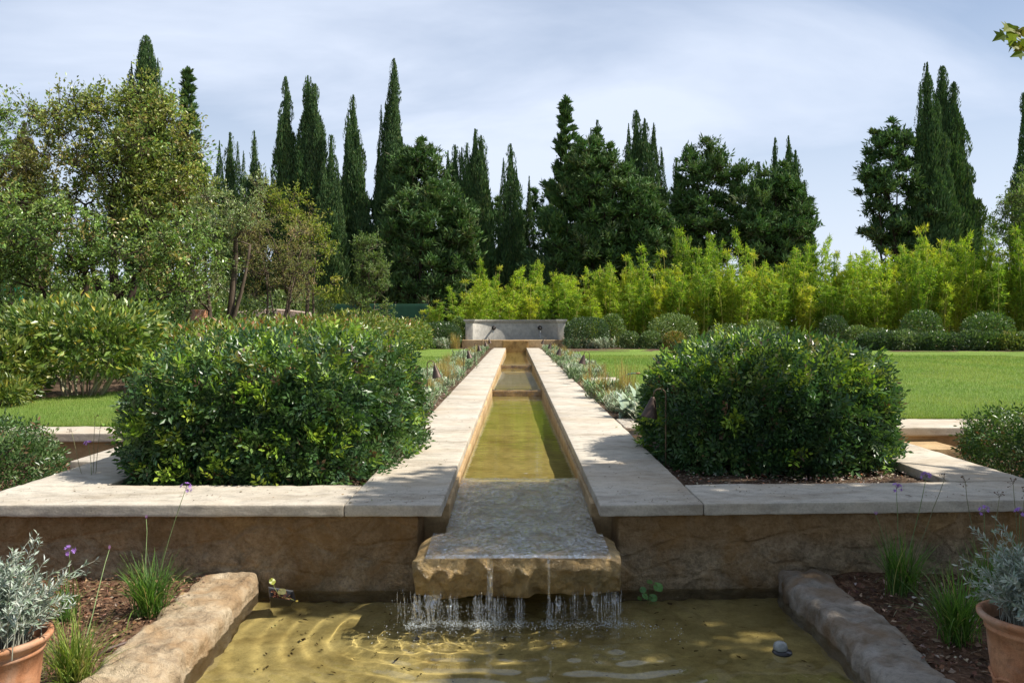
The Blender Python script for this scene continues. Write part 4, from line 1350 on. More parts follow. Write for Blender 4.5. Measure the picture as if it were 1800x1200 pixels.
shrub('clipped_shrub', 'dark domed clipped evergreen shrub in the right planter', 'shrub', (2.21, 7.56, -0.08), (.97, .98, .72), 2.9, 15000, .098, .041, LENT, 102, M['leaf'],
      zc=.30, depth=.34, lump=.08, lumpf=2.4, pinnate=7, accents=(80, .08, LIME, .07), stems=24, warp=warp_right, tip_lit_col=(LIME + REDT[1:3] + LENT[:2], .6))  # sunlit dome top painted in lime over the upward sprigs, besides new growth

EVG = [((0.0875, 0.1562, 0.0438), 4), ((0.125, 0.2063, 0.05), 3), ((0.0562, 0.1063, 0.0375), 3), ((0.1875, 0.25, 0.0625), 1)]
YEL = [((0.15, 0.20, 0.04), 4), ((0.22, 0.25, 0.05), 3), ((0.09, 0.14, 0.03), 3), ((0.34, 0.30, 0.06), 1)]
shrub('round_shrub', 'loose rounded green shrub at the left edge beside the planter', 'shrub', (-3.98, 6.55, -0.32), (.36, .45, .34), 2.4, 2800, .075, .026, [((0.06, 0.12, 0.035), 4), ((0.10, 0.17, 0.05), 3), ((0.19, 0.25, 0.10), 1.4), ((0.16, 0.09, 0.05), .4)], 103, M['leaf'], zc=.30, depth=.4, pinnate=5, lump=.16, stems=14)
shrub('round_shrub', 'glossy rounded shrub at the right edge in front of the lawn wall', 'shrub', (4.45, 7.35, -0.32), (.46, .50, .36), 2.4, 3000, .085, .030, [((0.05, 0.11, 0.03), 4), ((0.09, 0.16, 0.04), 3), ((0.17, 0.23, 0.07), 1.4), ((0.22, 0.11, 0.05), .3)], 104, M['leaf'], zc=.31, depth=.4, pinnate=5, lump=.16, stems=14)

# ------------------------------------------------------------------ hedge of mixed shrubs along the left lawn
HG = 'mixed hedge shrubs along the left lawn'
def hedge(label, X, Y, rx, ry, h, n, pal, seed, L=.11, W=.03, tip=None, e=2.6, stems=10, cat='shrub', acc=None):
    shrub('hedge_shrub', label, cat, (X, Y, -.02), (rx, ry, h * .55), e, n, L, W, pal, seed, M['leaf'], zc=h * .47, depth=.45, lump=.30, lumpf=2.6, stems=stems, up=.2, tip_lit_col=tip, accents=acc, group=HG)
OLE = [((0.15, 0.225, 0.05), 4), ((0.22, 0.29, 0.06), 3), ((0.085, 0.14, 0.035), 3), ((0.44, 0.38, 0.07), .9), ((0.28, 0.33, 0.10), .8)]
PHO = [((0.34, 0.16, 0.07), 1.5), ((0.24, 0.24, 0.05), 3), ((0.16, 0.24, 0.04), 3)]
shrub('hedge_shrub', 'tall leggy hedge shrub with bare pale stems showing at its foot', 'shrub', (-6.75, 13.3, -.02), (1.08, .95, .60), 2.7, 6200, .13, .05, OLE, 201, M['leaf'], zc=.92, depth=.5, lump=.32, lumpf=2.6, stems=30, up=.3, group=HG, stemcol=(0.36, 0.29, 0.20), stemr=.026)
hedge('yellowing bush at the left frame edge before the tall hedge', -7.55, 12.2, .75, .7, 1.0, 2600, YEL, 202, .13, .055)
hedge('dark green bush behind the yellowing bush at the left edge', -9.0, 14.4, 1.2, 1.0, 1.30, 3400, EVG, 203, .13, .055)
hedge('yellow green hedge shrub just right of the leggy one', -5.75, 15.2, 1.0, 1.0, 1.08, 4200, YEL + OLE[:2], 204, .12, .05, tip=(PHO, .3))
hedge('low yellow leaved bush at the far left above the mulch', -6.95, 11.45, .40, .4, .42, 1500, YEL, 205, .10, .03)
xs = [(-5.95, 17.3, 1.35), (-5.75, 19.4, 1.4), (-5.6, 21.5, 1.45), (-5.5, 23.6, 1.5), (-5.45, 25.8, 1.45), (-5.3, 28.0, 1.75), (-5.25, 30.3, 1.6), (-5.05, 32.6, 1.5), (-4.95, 34.8, 1.55), (-4.6, 36.8, 1.45)]
words = ['first of the red tipped hedge shrubs counted from the near end', 'red tipped hedge shrub in front of the pink garden wall', 'green hedge shrub with rusty tips before the bare stemmed shrub', 'bright yellow green hedge shrub with red tips halfway along',
         'hedge shrub with few red tips behind the boxy clipped shrub', 'tallest lime green hedge shrub below the young pale tree', 'lime green hedge shrub below the dark green screen', 'dull green hedge shrub behind the left lawn strip', 'hedge shrub next to the last one near the ball shrub', 'last hedge shrub beside the dark ball shrub']
for i, (x, y, h) in enumerate(xs):
    hedge(words[i], x, y, 1.0, 1.15, h * .86, 3000, (YEL if i in (3, 5, 6) else OLE), 210 + i, .15, .06, tip=(PHO, .55 if i not in (5, 6) else .15))
for i, (x, y, h) in enumerate([(-7.9, 17.2, 1.45), (-7.8, 20.0, 1.4), (-7.6, 23.2, 1.5), (-10.6, 17.5, 1.4)]):
    hedge(['olive green bush behind the leggy hedge shrub', 'olive green bush under the leaning olive', 'grey green bush in front of the low pink wall', 'dark bush under the lower limbs of the oak'][i], x, y, 1.3, 1.2, h * .85, 3000, EVG, 230 + i, .14, .05)

# ------------------------------------------------------------------ trees on the left
SIL0 = [((0.20, 0.27, 0.09), 4), ((0.15, 0.21, 0.06), 3), ((0.28, 0.33, 0.15), 1.5)]
OAK = [((0.26, 0.3019, 0.0679), 5), ((0.325, 0.344, 0.0864), 3), ((0.182, 0.2387, 0.0556), 3), ((0.39, 0.3089, 0.1235), 0.7), ((0.208, 0.3089, 0.0741), 2.5)]
HOLM = [((0.171, 0.2625, 0.063), 4), ((0.2616, 0.3675, 0.091), 3), ((0.1106, 0.1785, 0.049), 3), ((0.4025, 0.315, 0.119), 0.6)]
r = np.random.default_rng(61)
Y = 24.0
def A(px, py, y=Y): return at(px, py, y)
b = A(214, 0); b = (b[0], Y, -.05)
px_m = Y / F
parts = []
def E(px, py, rx, ry, y=Y, dy=1.6): 
    p = at(px, py, y)
    return (p[0], y, p[2], rx * y / F, dy, ry * y / F)
parts = [E(235, 270, 120, 95), E(140, 230, 70, 70), E(300, 340, 75, 95), E(190, 370, 130, 90), E(95, 190, 22, 32, dy=.6), E(265, 195, 50, 38, dy=1.0)]
branch_tree('oak_tree', 'large open crowned brown green oak towering over the left hedge', 'tree', b,
            [(A(200, 330), .20), (A(262, 360), .14), (A(150, 360), .13)], ellipsoid_clumps(r, parts, 190, .66, .25), 27000, .115, .058, OAK, M['dark_bark'], M['leaf'], 301, twigs=9, up=.3, per_clump_var=.9, twr=.014, fork=.3, branch_r=.05)
parts = [E(80, 430, 120, 85, 20), E(230, 470, 120, 55, 20), E(10, 420, 60, 80, 20), E(310, 450, 60, 70, 20)]
r = np.random.default_rng(62)
b = at(150, 0, 20); b = (b[0], 20.6, -.05)
branch_tree('holm_oak_tree', 'low spreading grey green oak filling space under the tall oak', 'tree', b, [(A(150, 440, 20.3), .13), (A(60, 440, 20.3), .10), (A(260, 455, 20.3), .10)],
            ellipsoid_clumps(r, parts, 115, .5, .25), 17500, .105, .052, HOLM, M['dark_bark'], M['leaf'], 302, twigs=9, up=.15, branch_r=.045)
parts = [E(20, 340, 60, 75, 26), E(50, 300, 40, 45, 26), E(70, 380, 55, 45, 26)]
r = np.random.default_rng(63)
b = at(10, 0, 26); b = (b[0], 26, -.05)
branch_tree('oak_tree', 'yellow green oak at the left edge behind the low spreading oak', 'tree', b, [(A(20, 380, 26), .14), (A(60, 390, 26), .09)],
            ellipsoid_clumps(r, parts, 50, .6, .3), 6500, .13, .065, [((0.16, 0.155, 0.04), 4), ((0.10, 0.125, 0.035), 3), ((0.22, 0.19, 0.05), 2)], M['dark_bark'], M['leaf'], 303, twigs=8, up=.3)
# the branch that enters at the left edge, carried by a tree outside the picture
r = np.random.default_rng(64)
Y2 = 17.0
parts = [E(-85, 240, 70, 90, Y2, .9), E(5, 205, 32, 26, Y2, .5), E(-20, 260, 30, 40, Y2, .5)]
b = at(-150, 0, Y2); b = (b[0], Y2, -.05)
branch_tree('holm_oak_tree', 'leafy grey green tree at left edge whose twigs reach in against the sky', 'tree', b, [(A(-120, 300, Y2), .16)],
            ellipsoid_clumps(r, parts, 40, .38, .3), 3200, .085, .042, HOLM, M['dark_bark'], M['leaf'], 304, twigs=8, up=.3, twr=.010)
for (px, yy, h_, w_, lab, pal_, sd_) in ((30, 25, 2.6, 2.0, 'grey green bush under the trees at the left edge', HOLM, 251), (110, 27, 2.9, 2.2, 'dark bush filling the shade under the spreading oak', HOLM, 252), (200, 28, 2.6, 2.2, 'bush behind the big oak trunk', EVG, 253),
        (290, 28, 2.8, 2.2, 'bush between the big oak and the leaning olive', HOLM, 254), (400, 31, 2.3, 1.6, 'pale bush behind the foot of the leaning olive', SIL0, 255), (520, 36, 2.5, 1.8, 'light bush behind the sparse brownish tree', SIL0, 256)):
    shrub('understorey_bush', lab, 'shrub', ((px - VX) / F * yy, yy, -.05), (w_, 1.1, h_ * .58), 2.2, 3000, .17, .075, pal_, sd_, M['leaf'], zc=h_ * .45, depth=.5, lump=.3, lumpf=1.4, up=.3, group='bushes under the trees on the left')
# leaning olive
r = np.random.default_rng(65)
Y3 = 22.0
parts = [E(390, 400, 55, 70, Y3, 1.0), E(330, 440, 45, 50, Y3, .9), E(440, 370, 40, 45, Y3, .8), E(455, 330, 28, 28, Y3, .5), E(360, 500, 60, 35, Y3, 1)]
b = at(372, 0, Y3); b = (b[0], Y3, -.05)
SIL = [((0.2576, 0.322, 0.133), 4), ((0.3381, 0.4025, 0.1862), 3), ((0.161, 0.2254, 0.0798), 3), ((0.4508, 0.4991, 0.2527), 1), ((0.2415, 0.3381, 0.0665), 1.5)]
branch_tree('olive_tree', 'silvery olive tree with a leaning split trunk right of the oak', 'tree', b, [(A(420, 385, Y3), .13), (A(440, 430, Y3), .08), (A(360, 440, Y3), .08)],
            ellipsoid_clumps(r, parts, 60, .42, .25), 8000, .085, .026, SIL, M['bark'], M['leaf'], 305, twigs=8, up=.3, twr=.010, branch_r=.05)
r = np.random.default_rng(66)
Y4 = 27.0
parts = [E(470, 440, 50, 60, Y4, 1), E(520, 450, 45, 65, Y4, 1), E(440, 410, 40, 50, Y4, .9), E(490, 510, 70, 30, Y4, 1)]
b = at(490, 0, Y4); b = (b[0], Y4, -.05)
BRN = [((0.255, 0.2656, 0.0985), 4), ((0.345, 0.2969, 0.1313), 2.5), ((0.165, 0.2031, 0.0656), 3), ((0.405, 0.3125, 0.1575), 1)]
branch_tree('bushy_tree', 'thin many stemmed tree with sparse brownish leaves over pink wall', 'tree', b, [(A(455, 430, Y4), .05), (A(480, 420, Y4), .05), (A(505, 430, Y4), .05), (A(530, 440, Y4), .05), (A(520, 470, Y4), .04), (A(470, 470, Y4), .04)],
            ellipsoid_clumps(r, parts, 75, .48, .2), 8200, .085, .028, BRN, M['bark'], M['soft_leaf'], 306, twigs=11, up=.7, twr=.011, branch_r=.025)
r = np.random.default_rng(67)
Y5 = 31.0
parts = [E(510, 360, 30, 28, Y5, .8), E(540, 400, 28, 40, Y5, .8), E(558, 440, 25, 35, Y5, .8), E(495, 350, 30, 20, Y5, .7), E(560, 490, 24, 30, Y5, .7)]
b = at(545, 0, Y5); b = (b[0], Y5, -.05)
ASH = [((0.2688, 0.3024, 0.0448), 4), ((0.2128, 0.2688, 0.0448), 3), ((0.3472, 0.3472, 0.0672), 2), ((0.1344, 0.1904, 0.0336), 2)]
branch_tree('ash_tree', 'airy yellow green tree standing against the dark cypresses', 'tree', b, [(A(525, 380, Y5), .09), (A(555, 450, Y5), .06)],
            ellipsoid_clumps(r, parts, 46, .5, .3), 4200, .13, .045, ASH, M['bark'], M['soft_leaf'], 307, twigs=8, up=.2, twr=.012)
r = np.random.default_rng(68)
Y6 = 36.0
parts = [E(648, 440, 20, 26, Y6, .6), E(652, 485, 34, 40, Y6, .8), E(650, 535, 40, 32, Y6, .8), E(634, 430, 9, 18, Y6, .4)]
b = at(652, 0, Y6); b = (b[0], Y6, -.05)
branch_tree('young_tree', 'young pale green tree with a narrow pointed crown before the cypresses', 'tree', b, [(A(648, 440, Y6), .06), (A(665, 500, Y6), .04)],
            ellipsoid_clumps(r, parts, 60, .48, .25), 6500, .12, .052, [((0.155, 0.22, 0.075), 4), ((0.20, 0.26, 0.09), 3), ((0.105, 0.165, 0.055), 3)], M['bark'], M['soft_leaf'], 308, twigs=9, up=.9, twr=.010)
r = np.random.default_rng(69)
for (px, py, h2, yy, lab) in ((590, 505, 34, 44, 'small yellow green bush behind the dark green screen'), (545, 525, 30, 43, 'lime bush glowing behind the sparse brownish tree')):
    p = at(px, py, yy)
    shrub('bush', lab, 'shrub', (p[0], yy + 4, -.05), (1.6, 1.2, 1.9), 2.2, 1500, .22, .08, ASH, 310 + px, M['soft_leaf'], zc=1.3, lump=.2, lumpf=1.0)

# ------------------------------------------------------------------ cypress belt behind the garden
def cyp(px, top, hw, Yd, label, seed, spires=(), zb=None, **kw):
    p = at(px, top, Yd); s = Yd / F
    H = p[2] + .05
    base = (p[0], Yd, -.05)
    sp = [(0, 0, kw.pop('z0', .7), H, hw * s * 1.12)]
    for (dx, tp, hw2, zb2) in spires:
        zt = at(0, tp, Yd)[2] + .05
        z0_ = at(0, zb2, Yd)[2] + .05
        sp.append((dx * s, -.25, max(.7, z0_ - 2.0), zt, hw2 * s * 1.2))
    return cypress(label, base, sp, seed, **kw)
cyp(256, 66, 34, 60, 'tall pointed cypress rising behind the crown of the big oak', 401, [(14, 82, 16, 260), (-22, 112, 13, 240), (24, 106, 14, 260)])
tiered('slim fir like conifer with drooping tiers right of the big oak', 'conifer_tree', 'tree', (at(330, 0, 52)[0], 52, -.05), at(0, 128, 52)[2], 1.25, 402, z0=6, dens=1.25)
cyp(42, 218, 40, 52, 'reddish brown topped cypress at far left above the oak', 403, [], pal=[((0.10, 0.075, 0.04), 3), ((0.07, 0.075, 0.035), 3), ((0.13, 0.09, 0.05), 1)])
cyp(404, 236, 24, 56, 'short ragged topped cypress above the leaning olive', 404, [(-16, 250, 15, 420), (16, 252, 13, 420), (26, 268, 10, 400)])
cyp(447, 232, 19, 57, 'small cypress with one thin leader left of the smooth slim spire', 405, [(10, 288, 16, 420), (22, 305, 11, 420)])
cyp(503, 138, 24, 56, 'smooth slim single spired cypress left of the twin topped one', 406, dens=1.3)
cyp(541, 137, 26, 56, 'tall twin topped cypress with full lit sides', 407, [(14, 153, 25, 470), (-14, 230, 20, 480), (25, 212, 16, 450), (-20, 262, 13, 450)], dens=1.2)
cyp(582, 240, 24, 53, 'shorter cypress tucked between twin topped and bent tipped ones', 408, [(-10, 280, 18, 480), (14, 300, 18, 480)])
cyp(621, 170, 26, 55, 'tall cypress whose thin tip bends to the left', 409, [(-8, 210, 18, 440), (10, 232, 19, 460), (14, 350, 26, 540)])
cyp(693, 106, 24, 56, 'tallest of the central cypresses with a thin ragged tip', 410, [(-22, 188, 11, 400), (0, 210, 34, 520), (14, 245, 24, 420), (-26, 248, 14, 430)], dens=1.1)
cyp(800, 258, 24, 55, 'double topped cypress left of the broad ragged one', 411, [(-12, 268, 18, 450), (12, 262, 16, 450)])
cyp(835, 230, 28, 55, 'broad ragged cypress left of the lone slim pair', 412, [(11, 242, 20, 420), (-14, 255, 17, 430), (18, 300, 22, 480), (-8, 330, 30, 520)])
cyp(898, 256, 24, 55, 'slim cypress behind the fountain, taller of a close pair', 413, [(-13, 280, 13, 420), (10, 300, 16, 440)])
cyp(930, 311, 17, 56, 'narrow short cypress hugging the right of a slim taller one', 414)
tiered('spiky open conifer with a thin leader right of the fountain', 'conifer_tree', 'tree', (at(994, 0, 53)[0], 53, -.05), at(0, 178, 53)[2], 2.6, 415, z0=1.2, dens=1.7)
cyp(1049, 214, 22, 57, 'dark cypress rising behind the spiky open conifer', 416, [(-11, 228, 14, 400), (12, 250, 15, 400), (28, 300, 16, 450)])
cyp(1118, 197, 26, 55, 'high shouldered double topped cypress right of centre', 417, [(30, 220, 18, 400), (-14, 220, 15, 380), (14, 212, 20, 420), (44, 262, 14, 400), (-6, 330, 38, 520)], dens=1.1)
cyp(1189, 280, 20, 56, 'thin dark cypress between two bushy conifers', 418)
cyp(1334, 288, 27, 55, 'round topped cypress left of the leaning double topped one', 419, [(-14, 310, 20, 440)])
cyp(1362, 244, 20, 55, 'leaning double topped cypress ending the central belt', 420, [(22, 243, 20, 450), (34, 268, 22, 470), (50, 320, 17, 440), (16, 300, 34, 500)], dens=1.1)
cyp(1630, 113, 26, 52, 'tall cypress with stacked bulging clumps on the right', 421, [(-16, 148, 12, 430), (14, 180, 25, 460), (18, 262, 34, 500), (-8, 300, 32, 520)], dens=1.2)
cyp(1657, 120, 33, 54, 'tall plump cypress behind the one with bulging clumps', 422, [(16, 150, 27, 470), (26, 215, 30, 500), (36, 300, 26, 500)], dens=1.2)
cyp(1800, 166, 24, 50, 'slim dark cypress cut by the right frame edge', 423, [(8, 200, 18, 420)])
cyp(1414, 440, 3.2, 150, 'tiny distant cypress in the gap of the belt', 424, dens=.6, spray=2.0)
cyp(1424, 436, 3.4, 150, 'second tiny distant cypress, slightly taller, in the belt gap', 425, dens=.6, spray=2.0)

def bushy(px, top, hw, bot, Yd, label, seed, parts, pal=CYP_BROWN, n=9500, k=85, rad=.75):
    r = np.random.default_rng(seed)
    P = [E(a, b_, c, d, Yd, 1.5) for (a, b_, c, d) in parts + [(px, bot - 20, hw * .8, 60)]]
    spikes = [(px - hw * .45, top + 22, 5, 26), (px + hw * .1, top + 6, 5, 30), (px + hw * .5, top + 34, 5, 26), (px - hw * .8, top + 60, 5, 24), (px + hw * .85, top + 70, 5, 24)]
    S_ = []
    for (a, b_, c, d) in spikes:
        for q in range(5):
            p_ = at(a + r.normal() * 1.5, b_ + 40 - q * 13, Yd); S_.append((p_[0], Yd + r.normal() * .3, p_[2], .62 - .10 * q))
    base = (at(px, 0, Yd)[0], Yd, -.05)
    branch_tree('bushy_conifer_tree', label, 'tree', base, [(at(px - hw * .15, (top + bot) / 2 - 20, Yd), .17), (at(px + hw * .3, (top + bot) / 2, Yd), .11), (at(px - hw * .4, (top + bot) / 2 + 20, Yd), .11)],
                ellipsoid_clumps(r, P, int(k * 1.5), rad * .98, .25) + S_, int(n * 2.0), .36, .10, pal, M['dark_bark'], M['needle'], seed, twigs=8, up=.95, twr=.018, branch_r=.05, foldv=.3, leaf_along=.15, flat=.85)
bushy(738, 258, 50, 480, 54, 'bushy conifer with a flat ragged top beside the tallest central cypress', 431, [(735, 330, 45, 60), (740, 290, 36, 30), (715, 380, 40, 60), (775, 370, 35, 60)], n=8000, k=70)
bushy(755, 335, 80, 560, 48, 'wide shaggy brown green conifer in front of the central cypresses', 432, [(760, 400, 75, 65), (720, 470, 60, 60), (800, 430, 40, 70), (760, 500, 70, 55), (700, 385, 40, 40)], n=12500, k=105)
bushy(1045, 240, 60, 500, 51, 'broad shaggy conifer overlapping the spiky open one', 433, [(1050, 300, 45, 55), (1050, 390, 65, 70), (1040, 450, 75, 40), (1085, 340, 35, 50)], n=11500, k=95)
bushy(1135, 330, 45, 480, 51, 'shaggy conifer below the high shouldered cypress', 434, [(1130, 390, 45, 55), (1150, 440, 45, 45)], n=7000, k=60)
bushy(1240, 256, 55, 470, 53, 'spreading conifer with a windswept open top right of centre', 435, [(1235, 290, 42, 36), (1250, 350, 60, 55), (1220, 400, 45, 60), (1285, 390, 40, 60), (1300, 310, 16, 18)], n=10500, k=90)
bushy(1370, 300, 60, 470, 51, 'bushy conifer in front of the leaning double topped cypress', 436, [(1345, 350, 42, 45), (1370, 410, 55, 55), (1400, 360, 22, 40), (1330, 430, 45, 45)], n=9500, k=80)
bushy(655, 380, 50, 540, 56, 'dark conifer filling the gap left of the wide shaggy one', 437, [(650, 420, 35, 60), (665, 490, 45, 60)], pal=CYP, n=6500, k=55)
bushy(600, 400, 50, 540, 57, 'dark conifer with a bare lower trunk behind the young pale tree', 438, [(600, 400, 35, 60), (590, 450, 40, 40)], pal=CYP, n=5500, k=50)
bushy(1562, 225, 50, 440, 52, 'open needled conifer with visible trunk left of the right cypresses', 439, [(1565, 265, 34, 36), (1560, 330, 45, 55), (1555, 400, 42, 45), (1535, 330, 24, 30)], pal=CYP, n=6800, k=72, rad=.62)
bushy(1615, 330, 30, 480, 52, 'small dark conifer beneath the right cypresses', 440, [(1608, 380, 22, 50), (1600, 430, 30, 40)], pal=CYP, n=3800, k=30)
bushy(870, 360, 40, 520, 57, 'dark conifer low between the broad ragged cypress and the slim pair', 441, [(865, 420, 28, 60), (860, 480, 40, 40)], pal=CYP, n=4500, k=40)
bushy(500, 340, 60, 540, 58, 'dark conifer mass behind the airy yellow green tree', 442, [(480, 380, 40, 60), (540, 430, 45, 70), (450, 380, 40, 60)], pal=CYP, n=8500, k=70)
bushy(290, 330, 90, 540, 56, 'dark conifer glimpsed through the oak crown', 443, [(270, 290, 60, 70), (330, 330, 50, 60), (240, 400, 70, 80), (370, 380, 50, 60)], pal=CYP, n=8000, k=65)
bushy(965, 330, 60, 520, 57, 'dark conifer filling in behind the spiky open conifer', 444, [(960, 420, 30, 70), (980, 470, 45, 50)], pal=CYP, n=4500, k=40)
bushy(1190, 380, 60, 520, 57, 'dark conifer low behind the tallest bamboo', 445, [(1190, 400, 45, 60), (1290, 430, 45, 50)], pal=CYP, n=6000, k=55)

# far wood that closes the view under the crowns
r = np.random.default_rng(48)
g = Geo(); k = 620
C_ = np.stack([r.uniform(-75, 75, k), r.uniform(70, 84, k), r.uniform(.2, 4.6, k)], 1)
idx = np.repeat(np.arange(k), 95); n = len(idx)
P = C_[idx] + r.normal(size=(n, 3)) * np.array([1.1, .8, .8])
P[:, 2] = np.maximum(P[:, 2], .1)
leaves(g, P, rand_dirs(r, n) + (0, 0, .4), rand_dirs(r, n), r.uniform(.4, .8, n), .28, vary(r, pick(r, CYP + EVG, k)[idx], n, .3))
tag(g.build('far_wood', M['needle']), kind='stuff')

# ------------------------------------------------------------------ bamboo screen
BAM = [((0.364, 0.4664, 0.044), 5), ((0.4784, 0.53, 0.055), 3), ((0.208, 0.318, 0.033), 3.5), ((0.572, 0.53, 0.077), 1)]
def make_bamboo(seed, loc):
    r = np.random.default_rng(seed)
    t = thing('bamboo', 'tall yellow green bamboo clump in the long screen behind lawn', 'bamboo', (0, 0, 0), 'bamboo screen behind the lawn')
    gw, gl = Geo(), Geo()
    nc = r.integers(3, 6)
    tone = np.array([(1, 1, 1), (.78, .88, .9), (1.15, 1.02, 1), (.66, .8, .9), (1.05, 1.08, 1), (.9, .95, 1)][seed % 6])
    for i in range(nc):
        a = r.uniform(0, 6.28); d = r.uniform(.05, .38)
        b = np.array([math.cos(a) * d, math.sin(a) * d, -.05]); H = r.uniform(2.9, 5.0); ln = r.uniform(.1, .6)
        tz = np.linspace(0, 1, 9)
        path = b + np.stack([math.cos(a) * ln * tz ** 2.4, math.sin(a) * ln * tz ** 2.4, H * tz - .1 * tz ** 4], 1)
        tube(gw, path, np.linspace(.030, .006, 9), 5, vary(r, (0.52, 0.44, 0.12), 1, .2)[0])
        nb = 30
        u = np.sort(.24 + .76 * np.round(r.random(nb) * 15) / 15 + r.uniform(0, .012, nb)).clip(0, 1); k = np.clip(u * 8, 0, 7.99).astype(int)
        s = path[k] + (path[k + 1] - path[k]) * (u * 8 - k)[:, None]
        az = r.uniform(0, 6.28, nb); bl = (.06 + .36 * np.sin(np.clip(u, .15, 1) * 2.85)) * r.uniform(.4, 1.15, nb)
        e = s + np.stack([np.cos(az) * bl, np.sin(az) * bl, bl * r.uniform(.05, .75, nb)], 1)
        sticks(gw, s, e, .005, .002, 3, (0.30, 0.30, 0.06))
        per = 16
        idx = np.repeat(np.arange(nb), per); n = len(idx)
        P = s[idx] + (e - s)[idx] * r.uniform(.25, 1.08, (n, 1)) + r.normal(size=(n, 3)) * .04
        D = unit(unit(e - s)[idx] * .7 + rand_dirs(r, n) * .75 + np.array([0, 0, -.12]))
        L = r.uniform(.16, .28, n)
        c = vary(r, pick(r, BAM, n) * tone, n, .22)
        leaves(gl, P, D, rand_dirs(r, n) + (0, 0, .7), L, L * .2, c, fold=.2, wide=.35)
    gw.build('culms', M['twig'], t, smooth=True)
    gl.build('foliage', M['bamboo_leaf'], t)
    return t
protos = [make_bamboo(500 + i, None) for i in range(6)]
used = set()
r = np.random.default_rng(55)
TOPX = [700, 745, 780, 820, 860, 950, 1010, 1060, 1100, 1150, 1190, 1225, 1260, 1310, 1370, 1440, 1500, 1560, 1610, 1650, 1700, 1760, 1800, 1900]
TOPY = [560, 520, 500, 482, 472, 466, 468, 462, 450, 428, 408, 430, 420, 430, 448, 434, 430, 424, 408, 392, 404, 385, 360, 350]
rows = []
for (Yd, x0, x1, step, fac) in ((42.5, 748, 815, 26, .92), (43.4, 830, 1900, 25, .80), (44.6, 830, 1900, 19, .96), (46.2, 812, 1900, 24, 1.04)):
    px = x0
    while px < x1:
        yy = Yd + r.uniform(-.5, .5) - (max(0, px - 1150) / 650) * 4.5
        rows.append((px + r.uniform(-11, 11), yy, fac)); px += step * .92
for (px, yy, fac) in rows:
    top = np.interp(px, TOPX, TOPY)
    h = (CAMZ - (top - VY) / F * yy) * fac * r.uniform(.82, 1.08)
    k = int(r.integers(0, 6))
    sxy = r.uniform(.66, .9)
    loc = ((px - VX) / F * yy, yy, -.05)
    if k not in used:
        used.add(k); o = protos[k]
        o.location = loc; o.scale = (sxy, sxy, h / 4.75); o.rotation_euler = (0, 0, r.uniform(0, 6.28))
    else:
        dup(protos[k], loc, r.uniform(0, 6.28), (sxy, sxy, h / 4.75))
# pale leafy tree at the right frame edge, above the bamboo
r = np.random.default_rng(70)
parts = [E(1790, 370, 36, 40, 40, 1.0), E(1812, 330, 30, 40, 40, 1.0), E(1770, 410, 25, 25, 40, .8), E(1815, 420, 40, 40, 40, .8)]
b = at(1800, 0, 40); b = (b[0], 40, -.05)
branch_tree('leafy_tree', 'light green leafy tree at the right edge above the bamboo', 'tree', b, [(A(1800, 400, 40), .09), (A(1780, 420, 40), .05)],
            ellipsoid_clumps(r, parts, 48, .55, .3), 4200, .14, .06, [((0.17, 0.24, 0.08), 4), ((0.24, 0.30, 0.12), 2), ((0.12, 0.17, 0.05), 3)], M['bark'], M['soft_leaf'], 309, twigs=8, up=.4)

# ------------------------------------------------------------------ shrubs round the fountain and along the far edge of the lawn
BALL = [((0.0675, 0.1173, 0.0459), 4), ((0.0975, 0.1518, 0.0561), 3), ((0.0525, 0.0897, 0.0408), 2)]
shrub('ball_shrub', 'dark clipped ball shrub left of the wall fountain', 'shrub', (-3.5, 39.4, -.02), (.98, .9, .64), 2.6, 5200, .10, .045, BALL, 601, M['leaf'], zc=.56, depth=.25, lump=.05)
shrub('ball_shrub', 'dark clipped ball shrub right of the wall fountain', 'shrub', (3.3, 39.4, -.02), (1.0, .95, .76), 2.6, 5400, .10, .045, BALL, 602, M['leaf'], zc=.66, depth=.25, lump=.05)
LAU = [((0.156, 0.222, 0.066), 4), ((0.216, 0.282, 0.084), 3), ((0.096, 0.156, 0.048), 3)]
OLV = [((0.132, 0.1914, 0.0663), 4), ((0.198, 0.264, 0.102), 3), ((0.0792, 0.1254, 0.0459), 3)]
def far(label, px, w, top, yy, pal, seed, n=2200, e=2.4, name='low_shrub', tip=None):
    x = (px - VX) / F * yy; h = CAMZ - (top - VY) / F * yy
    shrub(name, label, 'shrub', (x, yy, -.02), (w * yy / F, w * yy / F * .9, h * .56), e, n, .12, .05, pal, seed, M['leaf'], zc=h * .45, depth=.35, lump=.14, lumpf=2.0, tip_lit_col=tip, group='shrubs along the far edge of the lawn')
far('upright light green laurel just right of the right ball shrub', 1076, 22, 553, 40.5, LAU, 610, 2600)
far('yellow green laurel peeping out between left ball shrub and fountain', 806, 14, 560, 41.5, LAU, 611, 1600)
far('grey green bush above the right end of the fountain', 975, 20, 545, 44, OLV, 612, 1600)
far('small round grey green shrub second right of the fountain', 1108, 16, 584, 38.7, OLV, 613, 1500)
far('small round shrub left of the rusty leaved one', 1143, 18, 583, 38.4, OLV, 614, 1600)
far('larger pale green shrub behind the small round ones', 1184, 42, 552, 40.5, LAU, 615, 3400)
far('rusty leaved small shrub beside the domed clipped shrub', 1185, 18, 583, 38.0, [((0.28, 0.22, 0.06), 3), ((0.17, 0.21, 0.05), 3), ((0.36, 0.20, 0.07), 1)], 616, 1600)
far('dark ball shrub above the right shoulder of the domed shrub', 1466, 24, 556, 38.0, BALL, 617, 2200)
far('broad grey green shrub under the bamboo above the domed shrub', 1285, 40, 570, 39.5, OLV, 618, 2600)
far('pale shrub under the bamboo over the crown of the domed shrub', 1340, 30, 562, 39.5, LAU, 619, 2200)
far('tall dark laurel with big leaves in front of the bamboo on right', 1618, 34, 548, 37.5, EVG, 620, 3000)
